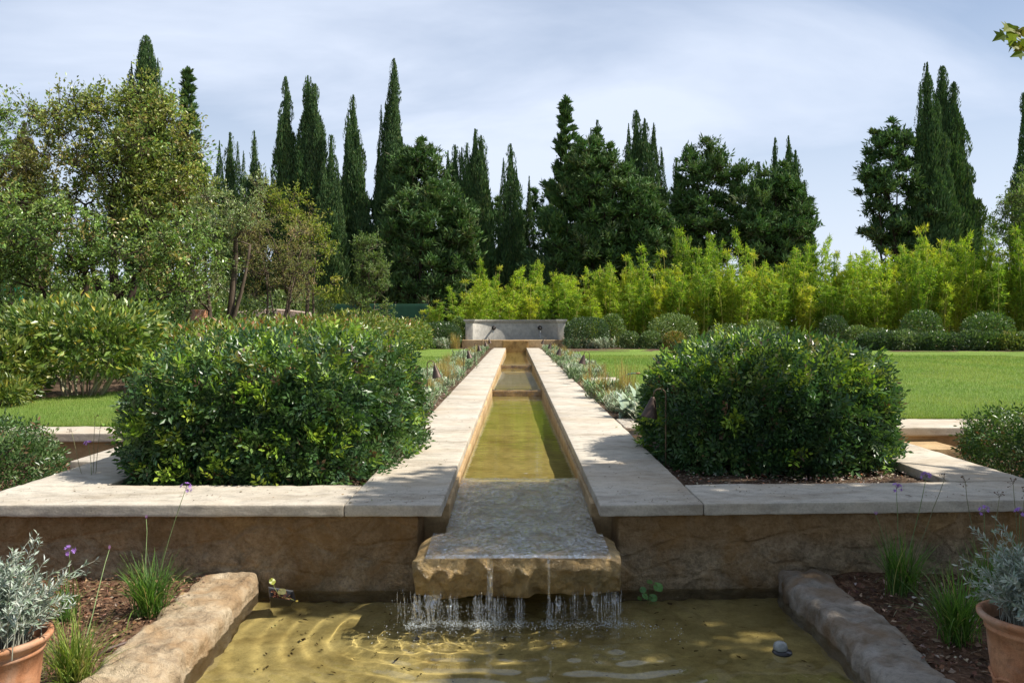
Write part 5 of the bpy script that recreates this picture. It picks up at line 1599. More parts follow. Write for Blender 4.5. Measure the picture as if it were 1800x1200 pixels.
far('large mid green laurel near the right edge below the bamboo', 1735, 40, 550, 36.5, EVG, 621, 3400)
far('grey green low bush left of the tall dark laurel', 1545, 28, 578, 37.5, OLV, 622, 2000)
far('pale low bush right of the dark ball shrub', 1505, 22, 574, 37.5, LAU, 623, 1600)
lab = ['first low dark shrub of the lawn edge row right of the dome', 'second low shrub of the lawn edge row right of the dome', 'low shrub with pale leaf undersides in the lawn edge row', 'squat dark shrub in the middle of the lawn edge row', 'low shrub below the tall dark laurel',
       'wide low shrub right of the tall dark laurel', 'low bluish shrub left of the large laurel', 'low shrub below the large laurel', 'low yellow green shrub near the right edge', 'last low shrub of the row at the right frame edge']
for i in range(10):
    px = 1528 + i * 30
    yy = 36.4 - (px - 1528) / 300 * 1.0
    far(lab[i], px, 21 + 3 * (i % 3), 583 + [3, 0, -3, 4, 1, 3, -2, 0, 1, 2][i], yy, [BALL, BALL, OLV, BALL, EVG, BALL, BALL + OLV, EVG, YEL, OLV][i], 630 + i, 1900)

# ------------------------------------------------------------------ fences, pink wall, jar behind the hedge
def windscreen(label, x0, x1, y, h, mat, posts):
    t = thing('tennis_fence', label, 'fence', ((x0 + x1) / 2, y, -.05))
    for i in range(posts):
        x = x0 + (x1 - x0) * i / (posts - 1)
        gg = Geo(); tube(gg, [(x, y + .08, -.05), (x, y + .08, h + .12)], .035, 8)
        gg.build('post', M['iron'], t)
    gg = Geo()
    stone(gg, (x0, y, .0), (x1, y + .03, h), r=.012, res=(.3, .03, .2), amp=.02, freq=.8, seed=3)
    gg.build('windscreen', mat, t, smooth=True)
windscreen('dark green windscreen fence between the hedge and the cypress trunks', at(580, 0, 46)[0], at(752, 0, 46)[0], 46, 2.2, M['screen'], 4)
windscreen('sunlit green windscreen fence glimpsed at the left edge below the trees', at(-60, 0, 34)[0], at(40, 0, 34)[0], 34, 3.0, M['sunlit_screen'], 3)
pw_ = thing('garden_wall', 'low curved pink wall with pierced tile top behind the hedge', 'wall', (at(485, 0, 33)[0], 33, -.05))
x0, x1 = at(405, 0, 33)[0], at(545, 0, 33)[0]
gg = Geo(); n = 40
xs_ = np.linspace(x0, x1, n); top = 1.38 + .14 * np.sin(np.linspace(0, math.pi, n))
V = []
for dy in (0, .25):
    for zz in (-.1, None):
        V.append(np.stack([xs_, np.full(n, 33 + dy), top if zz is None else np.full(n, zz)], 1))
V = np.concatenate(V); i = np.arange(4 * n).reshape(4, n)
q = lambda a, b: np.stack([i[a][:-1], i[a][1:], i[b][1:], i[b][:-1]], -1)
gg.add(V, np.concatenate([q(0, 1), q(1, 3), q(3, 2)]))
gg.build('rendered_wall', M['pink'], pw_)
gg = Geo()
for k in range(n - 1):
    if k % 2 == 0:
        box(gg, xs_[k], xs_[k] + .08, 33.02, 33.23, top[k] + .002, top[k] + .10)
V2 = []
tube(gg, np.stack([xs_, np.full(n, 33.12), top + .13], 1), .06, 6)
gg.build('tile_coping', M['pink'], pw_)
jx = at(352, 548, 27)
t = thing('terracotta_jar', 'red brown terracotta jar partly hidden behind the hedge by the olive', 'jar', (jx[0], 27, -.05))
gg = Geo(); lathe(gg, [(.001, 0), (.22, 0), (.36, .5), (.42, .95), (.36, 1.3), (.24, 1.5), (.27, 1.6), (.24, 1.62), (.2, 1.5), (.001, 1.4)], 20, (jx[0], 27, -.05))
gg.build('body', M['terracotta'], t, smooth=True)

# ------------------------------------------------------------------ border plants beside the channel
SILV = [((0.39, 0.43, 0.30), 4), ((0.28, 0.35, 0.21), 3), ((0.52, 0.52, 0.40), 2), ((0.19, 0.26, 0.15), 2)]
GRN = [((0.22, 0.31, 0.15), 4), ((0.15, 0.24, 0.09), 3), ((0.34, 0.40, 0.25), 2)]
STRAW = [((0.46, 0.34, 0.13), 4), ((0.36, 0.24, 0.09), 3), ((0.55, 0.45, 0.22), 2), ((0.22, 0.22, 0.07), 1)]
def rosette(seed, label, pal, n, L0, W0, h):
    r = np.random.default_rng(seed)
    t = thing('border_plant', label, 'plant', (0, 0, 0))
    g = Geo()
    ns = 9
    c = np.stack([r.normal(0, .12, ns), r.normal(0, .12, ns), np.zeros(ns)], 1)
    idx = r.integers(0, ns, n)
    u = r.random(n)
    P = c[idx] + np.stack([r.normal(0, .025, n), r.normal(0, .025, n), u * h], 1)
    blades(g, P, r.uniform(0, 6.28, n), L0 * r.uniform(.6, 1.2, n), W0 * r.uniform(.7, 1.2, n), r.uniform(.1, .6, n) + .5 * (1 - u), r.uniform(.9, 1.9, n), vary(r, pick(r, pal, n), n, .22), segs=3)
    g.build('leaves', M['silver_leaf'], t)
    gs = Geo()
    sticks(gs, c - (0, 0, .03), c + np.array([0, 0, h]) + r.normal(size=(ns, 3)) * .03, .006, .003, 4, (.25, .25, .16))
    gs.build('stems', M['twig'], t)
    return t
def straw(seed, label):
    r = np.random.default_rng(seed)
    t = thing('grass_tuft', label, 'grass tuft', (0, 0, 0))
    g = Geo(); n = 150
    P = np.stack([r.normal(0, .05, n), r.normal(0, .05, n), np.zeros(n) - .01], 1)
    blades(g, P, r.uniform(0, 6.28, n), r.uniform(.18, .46, n), .007, r.uniform(0, .22, n), r.uniform(.1, .7, n), vary(r, pick(r, STRAW, n), n, .25), segs=3)
    g.build('blades', M['soft_leaf'], t)
    return t
LS = 'silver green border plant crowded into the strip left of the channel'
RS = 'silver green border plant crowded into the strip right of the channel'
BL, BR = 'border plants left of the channel', 'border plants right of the channel'
pp = [rosette(701, LS, SILV, 210, .19, .034, .14), rosette(702, LS, GRN, 240, .15, .026, .20), rosette(703, LS, SILV, 280, .13, .018, .22), straw(704, 'straw coloured grass tuft among silver plants left of channel')]
r = np.random.default_rng(71)
first = {}
for side in (-1, 1):
    Yc = 9.2 if side < 0 else 9.9
    while Yc < 39.3:
        wide = 3 if Yc < 22 else 2
        for q in range(wide):
            x = side * (1.24 + (.70 / wide) * (q + .5) * r.uniform(.82, 1.1) * (1 if side > 0 else .92) - .05)
            y = Yc + r.uniform(-.2, .2)
            if side > 0 and (14.6 < y < 17.1 and x > 1.3 or abs(y - 10.2) < .32): continue
            isg = r.random() < .17
            k = 3 if isg else int(r.integers(0, 3))
            grp = (BL if side < 0 else BR) if not isg else ('straw coloured grass tufts left of the channel' if side < 0 else 'straw coloured grass tufts right of the channel')
            lab = (LS if side < 0 else RS) if not isg else ('straw coloured grass tuft among silver plants left of channel' if side < 0 else 'straw coloured grass tuft among silver plants right of channel')
            s = .84 * r.uniform(.7, 1.2) * (1.0 if Yc < 20 else 1.05) * (.75 if Yc > 32 else 1) * (.6 if side > 0 and 13 < y < 14.7 and x > 1.3 else 1)
            if k not in first:
                first[k] = 1; o = pp[k]; o.location = (x, y, -.02); o.rotation_euler = (0, 0, r.uniform(0, 6)); o.scale = (s, s, s * r.uniform(.8, 1.2)); o['group'] = grp; o['label'] = lab
            else:
                dup(pp[k], (x, y, -.02), r.uniform(0, 6), (s, s, s * r.uniform(.8, 1.2)), lab, grp)
        Yc += r.uniform(.30, .44) * (1 if Yc < 20 else 1.7)
o = rosette(711, 'big pale hosta like rosette of broad leaves beside the domed shrub', [((0.40, 0.47, 0.36), 4), ((0.28, 0.37, 0.24), 4), ((0.50, 0.54, 0.42), 1)], 90, .30, .085, .12); o.location = (1.38, 10.2, -.03)
o = straw(712, 'tall upright straw coloured grass tuft behind the broad leaved rosette'); o.location = (1.58, 12.3, -.03); o.scale = (1.2, 1.2, 1.55)
# low plants at the foot of the ball shrubs and along the far lawn edge
for k, (px, yy) in enumerate(((758, 38.3), (775, 38.2), (800, 38.4), (1008, 38.8), (1042, 38.5), (1062, 38.3))):
    x = (px - VX) / F * yy
    dup(pp[[0, 2, 3, 1, 0, 2][k]], (x, yy, -.02), k, 1.9, ['silver tuft at the foot of the left ball shrub', 'pale low plant below the left ball shrub', 'rusty grass tuft between left ball shrub and trough', 'grey green low plant right of the trough', 'silver low plant below the right ball shrub', 'pale low plant at the right foot of the right ball shrub'][k], 'low plants below the ball shrubs')

# ------------------------------------------------------------------ path lights
def make_light():
    t = thing('path_light', '', 'garden light', (0, 0, 0))
    g = Geo(); h = .66
    a = np.linspace(0, math.pi, 9)
    path = [(0, 0, -.12), (0, 0, .3), (0, 0, h - .06)] + [(-.05 + .05 * math.cos(v), 0, h - .05 + .05 * math.sin(v)) for v in a[1:-1]] + [(-.102, 0, h - .07)]
    tube(g, path, .0065, 8); g.build('stake', M['stake'], t, smooth=True)
    g = Geo()
    lathe(g, [(.001, .0), (.016, .0), (.020, -.012), (.068, -.165), (.0705, -.170), (.066, -.168), (.017, -.016), (.001, -.014)], 24)
    V = g.V[0]; c, s = math.cos(.20), math.sin(.20)
    V = np.stack([V[:, 0] * c + V[:, 2] * s, V[:, 1], -V[:, 0] * s + V[:, 2] * c], 1)
    g.V[0] = V + np.array([-.102, 0, h - .065])
    sh = g.build('shade', M['lamp'], t, smooth=True)
    g = Geo(); lathe(g, [(.001, -.05), (.014, -.05), (.022, -.08), (.014, -.105), (.001, -.11)], 12)
    g.V[0] = np.stack([g.V[0][:, 0] * c + g.V[0][:, 2] * s, g.V[0][:, 1], -g.V[0][:, 0] * s + g.V[0][:, 2] * c], 1) + np.array([-.102, 0, h - .065])
    b = g.build('bulb', M['float'], sh)
    b.parent = sh
    return t
plt = make_light()
GL = 'path lights beside the channel'
spots = [(1.225, 6.95, 0, 'large cone shaded path light in front of the domed shrub'), (1.37, 15.8, 0, 'cone shaded path light beside the single paving slab'), (1.16, 20.3, 0, 'third path light from the near end on the right of the channel'),
         (1.16, 25.7, 0, 'fourth path light on the right of the channel'), (1.15, 32.0, 0, 'farthest right path light, just before the stone trough'),
         (-1.21, 11.7, 1, 'nearest left path light beside the boxy shrub'), (-1.12, 18.4, 1, 'second path light from the near end left of the channel'), (-1.12, 23.4, 1, 'third path light on the left of the channel'),
         (-1.12, 28.6, 1, 'fourth path light on the left of the channel'), (-1.12, 33.0, 1, 'farthest left path light, just before the stone trough')]
for i, (x, y, fl, lab) in enumerate(spots):
    if i == 0:
        plt.location = (x, y, -.085); plt['label'] = lab; plt['group'] = GL
    else:
        dup(plt, (x, y, -.06), math.pi * fl + [0, .1, -.1, .15, 0, .1, -.15, .1, 0, .1][i], 1.0, lab, GL)

# ------------------------------------------------------------------ foreground: pots and their plants
def pot(label, x, y, z, R, h):
    t = thing('terracotta_pot', label, 'plant pot', (x, y, z))
    g = Geo()
    lathe(g, [(.001, .0), (R * .60, .0), (R * .64, .012), (R * .72, h * .35), (R * .80, h * .68), (R * .83, h * .84), (R * .86, h * .845), (R * .87, h * .87), (R * .85, h * .885), (R * .87, h * .90),
              (R * .97, h * .945), (R * 1.0, h * .965), (R * 1.0, h * .99), (R * .97, h), (R * .90, h), (R * .87, h * .97), (R * .80, h * .88), (R * .78, h * .84)], 56, (x, y, z), wob=.006, seed=3)
    g.build('body', M['terracotta'], t, smooth=True)
    g = Geo()
    k = np.linspace(0, R * .79, 8)
    lathe(g, [(max(.001, v), h * .87 + .012 * math.sin(v * 60)) for v in k], 32, (x, y, z), wob=.05)
    g.build('potting_soil', M['soil'], t, smooth=True)
    g = Geo()
    # a raised garland moulding round the belly
    m = 120; a = np.linspace(0, 2 * math.pi, m)
    rr = R * .735 + .004
    zz = h * .40 + .022 * np.abs(np.sin(a * 4)) * 1.0
    tube(g, np.stack([x + rr * np.cos(a), y + rr * np.sin(a), z + zz], 1), .007 + .002 * np.sin(a * 40), 6)
    g.build('garland', M['terracotta'], t, smooth=True)
    return t
PL_X, PL_Y, PR_X, PR_Y = -1.93, 3.16, 2.045, 3.36
pot('weathered terracotta pot at the bottom left corner', PL_X, PL_Y, -.47, .195, .42)
pot('shaded terracotta pot at the bottom right corner', PR_X, PR_Y, -.47, .205, .43)
def silver_plant(label, x, y, z, seed, reach, n=190):
    r = np.random.default_rng(seed)
    t = thing('silver_plant', label, 'plant', (x, y, z))
    g, gs = Geo(), Geo()
    az = r.uniform(0, 6.28, n); lean = np.abs(r.normal(0, .72, n)).clip(0, 1.5)
    L = r.uniform(.15, .31, n) * (1 - .10 * lean)
    for (a, le, ln) in reach:
        az = np.r_[az, a + r.normal(0, .12, 3)]; lean = np.r_[lean, le + r.normal(0, .06, 3)]; L = np.r_[L, ln * r.uniform(.85, 1.05, 3)]
    n = len(az)
    p0 = np.stack([x + r.normal(0, .05, n), y + r.normal(0, .05, n), np.full(n, z)], 1)
    m = 7
    pts = [p0]
    for k in range(m):
        th = lean * (.25 + .95 * (k / m) ** .7)
        pts.append(pts[-1] + (L / m)[:, None] * np.stack([np.sin(th) * np.cos(az), np.sin(th) * np.sin(az), np.cos(th)], 1))
    for k in range(m):
        sticks(gs, pts[k], pts[k + 1], .0026 - .00024 * k, .0024 - .00024 * k, 4, (.33, .33, .26))
    pts = np.stack(pts, 1)
    per = 40
    idx = np.repeat(np.arange(n), per); u = .22 + .80 * r.random(len(idx)) ** .85
    kk = np.clip(u * m, 0, m - .001).astype(int)
    P = pts[idx, kk] + (pts[idx, kk + 1] - pts[idx, kk]) * (u * m - kk)[:, None]
    T = unit(pts[idx, kk + 1] - pts[idx, kk])
    side = unit(np.cross(T, rand_dirs(r, len(idx))))
    D = unit(T * r.uniform(.5, 1.3, (len(idx), 1)) + side)
    Ll = r.uniform(.022, .044, len(idx)) * (1.1 - .4 * (u - .2))
    c = vary(r, pick(r, [((0.40, 0.45, 0.39), 4), ((0.30, 0.37, 0.29), 3), ((0.50, 0.54, 0.47), 2), ((0.22, 0.29, 0.19), 1.5)], len(idx)), len(idx), .15)
    leaves(g, P, D, T + rand_dirs(r, len(idx)) * .4, Ll, Ll * .24, c, fold=.2, wide=.55)
    g.build('leaves', M['silver_leaf'], t); gs.build('stems', M['twig'], t)
silver_plant('silver leaved bushy plant overflowing the bottom left pot', PL_X, PL_Y, -.09, 801, [(.35, 1.1, .42), (.1, .75, .40), (.9, .6, .40), (2.4, .5, .38), (-.2, 1.2, .34), (.3, .45, .42)], 320)
silver_plant('silver leaved bushy plant in the bottom right pot', PR_X, PR_Y, -.08, 802, [(2.6, .75, .42), (2.9, 1.0, .38), (2.2, .5, .38), (3.4, 1.1, .30)], 240)

# ------------------------------------------------------------------ society garlic clumps and their flowers
def umbel(g, p, r, s=1.0, seedhead=False):
    n = 9 if not seedhead else 8
    d = unit(rand_dirs(r, n) * .8 + np.array([0, 0, .55]))
    ends = p + d * .026 * s
    sticks(g, np.repeat(p[None], n, 0), ends, .0007, .0007, 3, (.25, .16, .25) if not seedhead else (.16, .11, .06))
    for k in range(n):
        if seedhead:
            q = 3
            dd = unit(d[k] + rand_dirs(r, q) * .3)
            leaves(g, np.repeat(ends[k][None], q, 0), dd, rand_dirs(r, q), .010 * s, .005, vary(r, (.17, .10, .06), q, .3), fold=.4)
        else:
            q = 6
            a = np.arange(q) / q * 6.283
            S = unit(np.cross(d[k], [0.3, .2, .9])); U = np.cross(S, d[k])
            dd = unit(np.cos(a)[:, None] * S + np.sin(a)[:, None] * U + d[k] * .45)
            leaves(g, np.repeat(ends[k][None], q, 0), dd, np.repeat(d[k][None], q, 0), .014 * s, .006 * s, vary(r, pick(r, [((.42, .22, .62), 3), ((.50, .30, .70), 2), ((.34, .15, .50), 1)], q), q, .15), fold=.1)
def garlic(label, base, seed, n, h, spread, stems, dry=.06, pal=None):
    """stems: (tip x, tip y, tip z, kind)"""
    r = np.random.default_rng(seed)
    base = np.asarray(base, float)
    t = thing('society_garlic', label, 'plant', base, 'society garlic clumps beside the pool')
    g = Geo()
    P = base + np.stack([r.normal(0, .035, n), r.normal(0, .03, n), np.full(n, -.01)], 1)
    c = pick(r, pal or [((0.10, 0.20, 0.035), 4), ((0.14, 0.25, 0.045), 3), ((0.07, 0.14, 0.03), 3)], n)
    dr = r.random(n) < dry
    c[dr] = (.40, .34, .15)
    az = r.uniform(0, 6.28, n)
    th0 = np.abs(r.normal(0, .28, n)); th1 = th0 + r.uniform(.1, .9, n) * spread
    th1[r.random(n) < .10] += 1.1
    blades(g, P, az, h * r.uniform(.6, 1.15, n), r.uniform(.0045, .0075, n), th0, th1, vary(r, c, n, .2), segs=6)
    g.build('leaves', M['soft_leaf'], t)
    for (x, y, z, kind) in stems:
        tip = np.array([x, y, z])
        gs = Geo()
        p = curve_path(base + (r.normal(0, .02), 0, 0), tip, (0, 0, .04), 8, r, .05)
        tube(gs, p, np.linspace(.0028, .0016, 8), 5, (0.20, 0.27, 0.11) if kind != 'seed' else (.20, .20, .10))
        st = gs.build('flower_stem', M['twig'], t, smooth=True)
        gf = Geo()
        if kind == 'bud':
            leaves(gf, np.repeat(tip[None], 6, 0), unit(r.normal(size=(6, 3)) * .2 + (0.1, 0, 1)), rand_dirs(r, 6), .026, .006, vary(r, (.42, .24, .42), 6, .2), fold=.3)
        else:
            umbel(gf, tip, r, 1.0, kind == 'seed')
        f = gf.build('flower_head' if kind != 'seed' else 'seed_head', M['petal'], t)
        f.parent = st
    return t
def T(px, py, y, kind):
    p = at(px, py, y); return (p[0], p[1], p[2], kind)
b1 = ground(263, 1078, -.45); b1[1] = min(b1[1], 4.75)
garlic('bright green grassy clump behind the left kerb, with the tallest purple flower', b1, 811, 280, .33, 1.35, [T(327, 858, 4.5, 'flower'), T(257, 912, 4.7, 'bud')])
b2 = ground(128, 1200, -.45)
garlic('yellow green grassy clump between the left pot and left kerb', b2, 812, 260, .31, 1.35, [T(192, 966, 4.3, 'bud')], .14, [((0.20, 0.27, 0.05), 4), ((0.27, 0.31, 0.07), 3), ((0.12, 0.20, 0.035), 3)])
b3 = at(118, 1110, 4.5); b3[2] = -.46
garlic('grassy clump hidden behind the silver plant with one purple flower above', b3, 813, 70, .26, 1.0, [T(122, 968, 4.4, 'flower')])
b4 = at(1585, 1062, 4.95); b4[2] = -.45
garlic('dark shaded grassy clump against the wall right of the pool', b4, 814, 230, .35, .9, [T(1576, 858, 4.9, 'flower'), T(1628, 838, 4.85, 'flower'), T(1660, 842, 4.9, 'seed'), T(1540, 905, 5.0, 'bud')])
b5 = at(1683, 1125, 4.2); b5[2] = -.46
garlic('large shaded grassy clump between the right kerb and right pot', b5, 815, 300, .38, 1.35, [])
b6 = at(1735, 1040, 4.75); b6[2] = -.46
garlic('grassy clump behind the right silver plant with purple flower and seed heads', b6, 816, 150, .36, .9, [T(1730, 898, 4.6, 'flower'), T(1697, 846, 4.7, 'seed'), T(1757, 872, 4.8, 'seed')])
b7 = at(1800, 1020, 4.7); b7[2] = -.46
garlic('grassy clump at the right frame edge near the wall', b7, 817, 130, .36, .9, [T(1793, 902, 4.5, 'flower'), T(1781, 850, 4.6, 'seed'), T(1802, 866, 4.5, 'seed')])
b8 = at(165, 842, 6.3); b8[2] = -.30
garlic('thin flowering clump in the mulch left of the boxy shrub', b8, 818, 40, .22, 1.0, [T(155, 781, 6.2, 'flower'), T(176, 752, 6.3, 'seed'), T(167, 734, 6.4, 'seed'), T(126, 758, 6.3, 'seed')])

# ------------------------------------------------------------------ small things in and by the pool
p = ground(205, 1128, -.44)
g = Geo(); q1 = ground(160, 1150, -.44); q2 = ground(236, 1124, -.43)
tube(g, [q1 + (0, 0, -.03), q1 * .6 + q2 * .4, q2, q2 + (.06, .03, -.04)], .0085, 8)
tag(g.build('irrigation_pipe', M['pipe'], smooth=True, origin=q1), 'brown irrigation pipe crossing the mulch beside the left kerb', 'pipe')
# tilted black planting basket
c = np.array([-1.385, 5.02, POOLZ - .01])
t = thing('planting_basket', 'small black square planting basket tilting in the water by left kerb', 'basket', c)
g = Geo()
def rim(z, s): return np.array([(-s, -s, z), (s, -s, z), (s, s, z), (-s, s, z)])
rings = [rim(-.05, .045), rim(.035, .068), rim(.04, .076), rim(.034, .076), rim(.032, .064), rim(-.03, .042)]
V = np.concatenate(rings); a = math.radians(16)
R_ = np.array([[math.cos(a), 0, math.sin(a)], [0, 1, 0], [-math.sin(a), 0, math.cos(a)]])
fs = [[0, 3, 2, 1]]
for k in range(5):
    for j in range(4):
        fs.append([k * 4 + j, k * 4 + (j + 1) % 4, k * 4 + 4 + (j + 1) % 4, k * 4 + 4 + j])
fs.append([20, 21, 22, 23])
V = twist(V, .35) @ R_.T + c + (0, 0, .03)
g.add(V, np.array(fs)); g.build('tray', M['plastic'], t)
r = np.random.default_rng(5); g = Geo(); n = 220
P = twist(np.stack([r.uniform(-.05, .05, n), r.uniform(-.05, .05, n), r.uniform(-.01, .03, n)], 1), .35) @ R_.T + c + (0, 0, .035)
leaves(g, P, rand_dirs(r, n), rand_dirs(r, n), .018, .008, vary(r, pick(r, [((.16, .06, .03), 3), ((.08, .035, .02), 2), ((.26, .13, .07), 1)], n), n, .3))
g.build('basket_soil', M['chip'], t)
def round_leaf(g, p, nrm, R, col):
    m = 14; a = np.linspace(.15, 2 * math.pi - .15, m)
    S = unit(np.cross(nrm, [.3, 1, .2])); U = np.cross(S, nrm)
    V = np.concatenate([[p], p + R * (np.cos(a)[:, None] * S + np.sin(a)[:, None] * U) + nrm * (.12 * R * np.cos(3 * a))[:, None]])
    g.add(V, np.stack([np.zeros(m - 1, int), np.arange(1, m), np.arange(2, m + 1)], -1), col)
tl = thing('water_lily', 'water plant with a raised yellow green leaf growing in the black basket', 'plant', c + (0, 0, .04))
g, gs = Geo(), Geo()
for (dx, dy, dz, R, nn, cc) in ((-.045, 0, .10, .020, (.6, -.6, .5), (.30, .33, .05)), (.02, -.03, .05, .024, (.2, -.5, .8), (.16, .15, .06)), (.10, -.03, -.005, .015, (.1, -.1, 1), (.34, .26, .06))):
    p = c + np.array([dx, dy, .04 + dz]); round_leaf(g, p, unit(np.array(nn)), R, cc)
    gs = Geo(); tube(gs, [c + (0, 0, .05), c + np.array([dx * .7, dy, .05 + dz * .5]), p], .0016, 5, (.25, .27, .08)); gs.build('stem', M['twig'], tl)
g.build('leaves', M['leaf'], tl)
# round leaved water plant right of the slab
c = np.array([.80, 5.05, POOLZ])
tl = thing('water_plant', 'round leaved green water plant against the wall right of the slab', 'plant', c)
g, gs = Geo(), Geo(); r = np.random.default_rng(9)
for (px, py, R) in ((1157, 1031, .032), (1130, 1036, .020), (1134, 1047, .024), (1142, 1022, .020), (1148, 1050, .026), (1124, 1051, .016), (1150, 1058, .012)):
    p = at(px, py, 5.05 + r.uniform(-.06, .08)); round_leaf(g, p, unit(np.array([r.normal() * .3 + .3, -.5 + r.normal() * .2, .8])), R, vary(r, (.10, .22, .05), 1, .25)[0])
    gs = Geo(); tube(gs, [c + (r.normal() * .02, 0, -.05), (c + p) / 2 + (0, 0, .02), p], .0015, 5, (.12, .18, .05)); gs.build('stem', M['twig'], tl)
g.build('leaves', M['leaf'], tl)
# pale domed float
c = ground(1375, 1146, POOLZ)
t = thing('pool_float', 'small pale domed float on a dark disc in the shaded water', 'float', c)
g = Geo(); lathe(g, [(.001, -.02), (.045, -.02), (.05, 0), (.047, .008), (.001, .010)], 24, c); g.build('disc', M['plastic'], t, smooth=True)
g = Geo(); lathe(g, [(.034, .011), (.036, .024), (.030, .042), (.018, .05), (.001, .052)], 24, c + (-.006, .01, 0)); g.build('dome', M['float'], t, smooth=True)
# hose arching out of the border
g = Geo(); a, b_ = at(1078, 676, 15.2), at(1119, 656, 15.0)
pth = curve_path((a[0], 15.2, -.03), b_, (-.05, 0, .14), 10, np.random.default_rng(2), .02)
t = thing('garden_hose', 'blue green hose end arching out of the border over right lawn', 'hose', (a[0], 15.2, -.03))
tube(g, pth, .014, 8); g.build('hose', M['bluepipe'], t, smooth=True)
g = Geo(); d = unit(pth[-1] - pth[-2]); tube(g, [pth[-1] - d * .01, pth[-1] + d * .06], .018, 8); g.build('nozzle', M['terracotta'], t, smooth=True)

# ------------------------------------------------------------------ plane tree reaching in from the right: its crown throws the dappled shade
def lobed(g, P, D, Nn, S, col):
    """five lobed leaves with pointed teeth"""
    out = [(0, 0), (.30, -.02), (.52, .10), (.30, .22), (.62, .52), (.26, .50), (.0, 1.0), (-.26, .50), (-.62, .52), (-.30, .22), (-.52, .10), (-.30, -.02)]
    out = np.array(out); n = len(P); m = len(out)
    D = unit(D); X = unit(np.cross(D, Nn)); N2 = np.cross(X, D)
    V = P[:, None] + S[:, None, None] * (out[None, :, 0:1] * X[:, None] + out[None, :, 1:2] * D[:, None] + (np.abs(out[None, :, 0:1]) * .28 - .10 * out[None, :, 1:2] ** 2) * N2[:, None])
    b = (np.arange(n) * m)[:, None]
    tri = [(0, 1, 3), (1, 2, 3), (0, 3, 5), (3, 4, 5), (0, 5, 6), (0, 6, 7), (0, 7, 9), (7, 8, 9), (0, 9, 11), (9, 10, 11)]
    F_ = np.concatenate([b + np.array([t_]) for t_ in tri])
    g.add(V.reshape(-1, 3), F_, np.repeat(col, m, 0))
def shade_spot(x, y, z):
    """a point above (x, y, 0) along the way to the sun"""
    return np.array([x, y, 0.]) + SUNV * (z / SUNV[2])
PLN = [((0.115, 0.175, 0.03), 4), ((0.17, 0.21, 0.035), 3), ((0.28, 0.25, 0.04), 1.6), ((0.08, 0.13, 0.025), 2)]
r = np.random.default_rng(90)
base = np.array([8.6, 3.6, -.34])
t = thing('plane_tree', 'plane tree whose lobed yellow green leaves hang into the top right corner', 'tree', base)
gw, gl = Geo(), Geo()
fork = base + (-.3, .1, 3.2)
tube(gw, [base + (0, 0, -.1), base + (0, 0, .4), base + (-.1, 0, 1.6), fork], [.42, .30, .25, .22], 12)
blobs = []
def shadow_blob(x0, x1, y0, y1, n, z0, z1, rad):
    for _ in range(n):
        z = r.uniform(z0, z1)
        c = shade_spot(r.uniform(x0, x1), r.uniform(y0, y1), z)
        blobs.append((c, rad * r.uniform(.75, 1.25)))
shadow_blob(0.70, 4.2, 2.4, 4.5, 64, 4.4, 7.2, .60)
shadow_blob(0.15, 1.3, 4.75, 6.6, 20, 4.6, 7.4, .55)
shadow_blob(1.3, 4.4, 4.75, 6.05, 34, 4.6, 7.4, .55)
shadow_blob(-.85, .1, 5.35, 6.2, 11, 5.0, 7.0, .40)
shadow_blob(4.2, 7.5, 2.0, 7.0, 24, 4.8, 7.6, .7)
for _ in range(70):  # unseen extra crown behind the viewer, added to dim sky light on front faces
    blobs.append((np.array([r.uniform(-4, 9.5), r.uniform(-6, .6), r.uniform(4.6, 8.5)]), r.uniform(.7, 1.0)))
lv = []
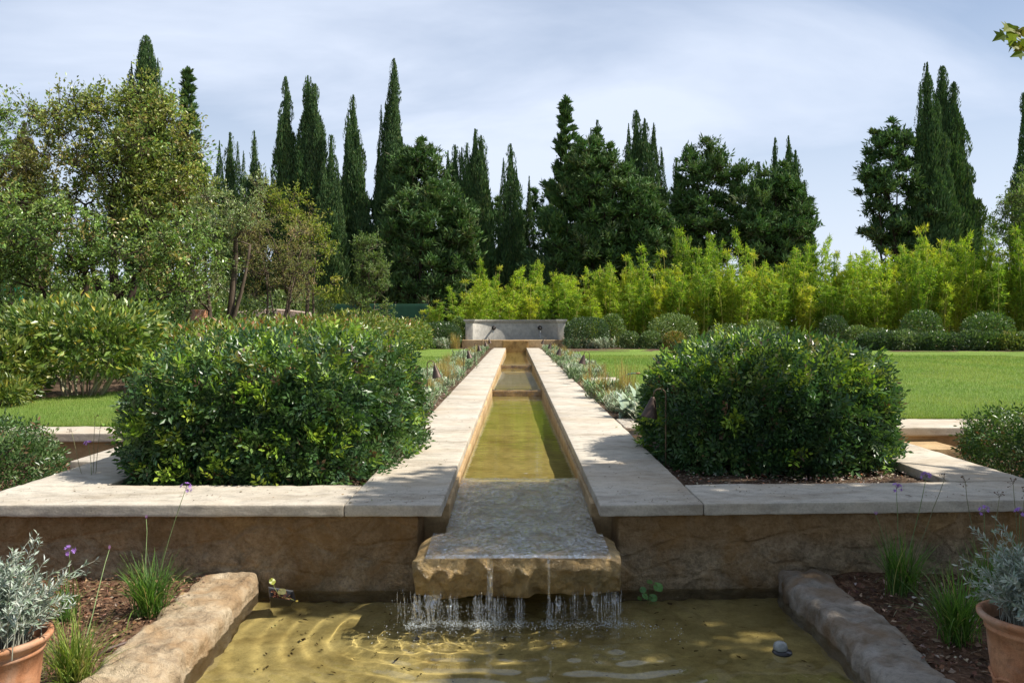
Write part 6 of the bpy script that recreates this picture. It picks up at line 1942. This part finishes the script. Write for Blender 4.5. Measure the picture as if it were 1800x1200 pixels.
for (c, R) in blobs:
    s = fork + (c - fork) * .28 + (0, 0, .4)
    p = curve_path(fork, c, (0, 0, .5), 7, r, .15)
    tube(gw, p, np.linspace(.055, .010, 7), 5)
    m = 7
    D = unit(rand_dirs(r, m) + (0, 0, .1)); e = c + D * R
    sticks(gw, np.repeat(c[None], m, 0), e, .009, .003)
    n = 84
    k = r.integers(0, m, n); u = r.uniform(.2, 1.05, n)
    lv.append(c + (e - c)[k] * u[:, None] + r.normal(size=(n, 3)) * .11)
# the twig seen in the corner of the picture
tip = at(1835, 60, 8.2); st = np.array([6.2, 7.2, 5.6])
p = curve_path(fork, st, (0, 0, .6), 8, r, .1); tube(gw, p, np.linspace(.06, .02, 8), 6)
p2 = curve_path(st, tip, (0, 0, .25), 9, r, .1); tube(gw, p2, np.linspace(.018, .006, 9), 5)
tw = []
for (ex, ey, pts) in ((1778, 66, ((1766, 66), (1774, 54), (1781, 50), (1783, 66), (1779, 78), (1790, 58), (1795, 70))), (1802, 92, ((1798, 98), (1791, 88), (1806, 84), (1803, 74))), (1800, 44, ((1806, 40), (1812, 52), (1818, 44)))):
    e = at(ex, ey, 8.15); q_ = curve_path(p2[-2], e, (0, 0, -.02), 6, r, .1); tube(gw, q_, np.linspace(.004, .0015, 6), 4)
    for (px, py) in pts:
        w_ = at(px, py, 8.15 + r.uniform(-.10, .10)); k_ = q_[int(np.argmin(np.linalg.norm(q_ - w_, axis=1)))]
        sticks(gw, k_[None], w_[None], .0013, .001); tw.append(w_)
tw = np.array(tw)
lv = np.concatenate(lv); n = len(lv)
D = rand_dirs(r, n) + (0, 0, -.35); Nn = rand_dirs(r, n) * .7 + SUNV * .7 + (0, 0, .3)
lobed(gl, lv, D, Nn, r.uniform(.10, .19, n), vary(r, pick(r, PLN, n), n, .2))
n = len(tw)
lobed(gl, tw + (0, 0, .03), rand_dirs(r, n) * .7 + (-.3, 0, -.5), rand_dirs(r, n) * .6 + (0, -.8, .5), r.uniform(.10, .15, n), vary(r, pick(r, [((.22, .25, .03), 3), ((.12, .17, .025), 3), ((.36, .30, .04), 1.4)], n), n, .2))
gw.build('trunk', M['bark'], t, smooth=True)
gl.build('crown', M['soft_leaf'], t)
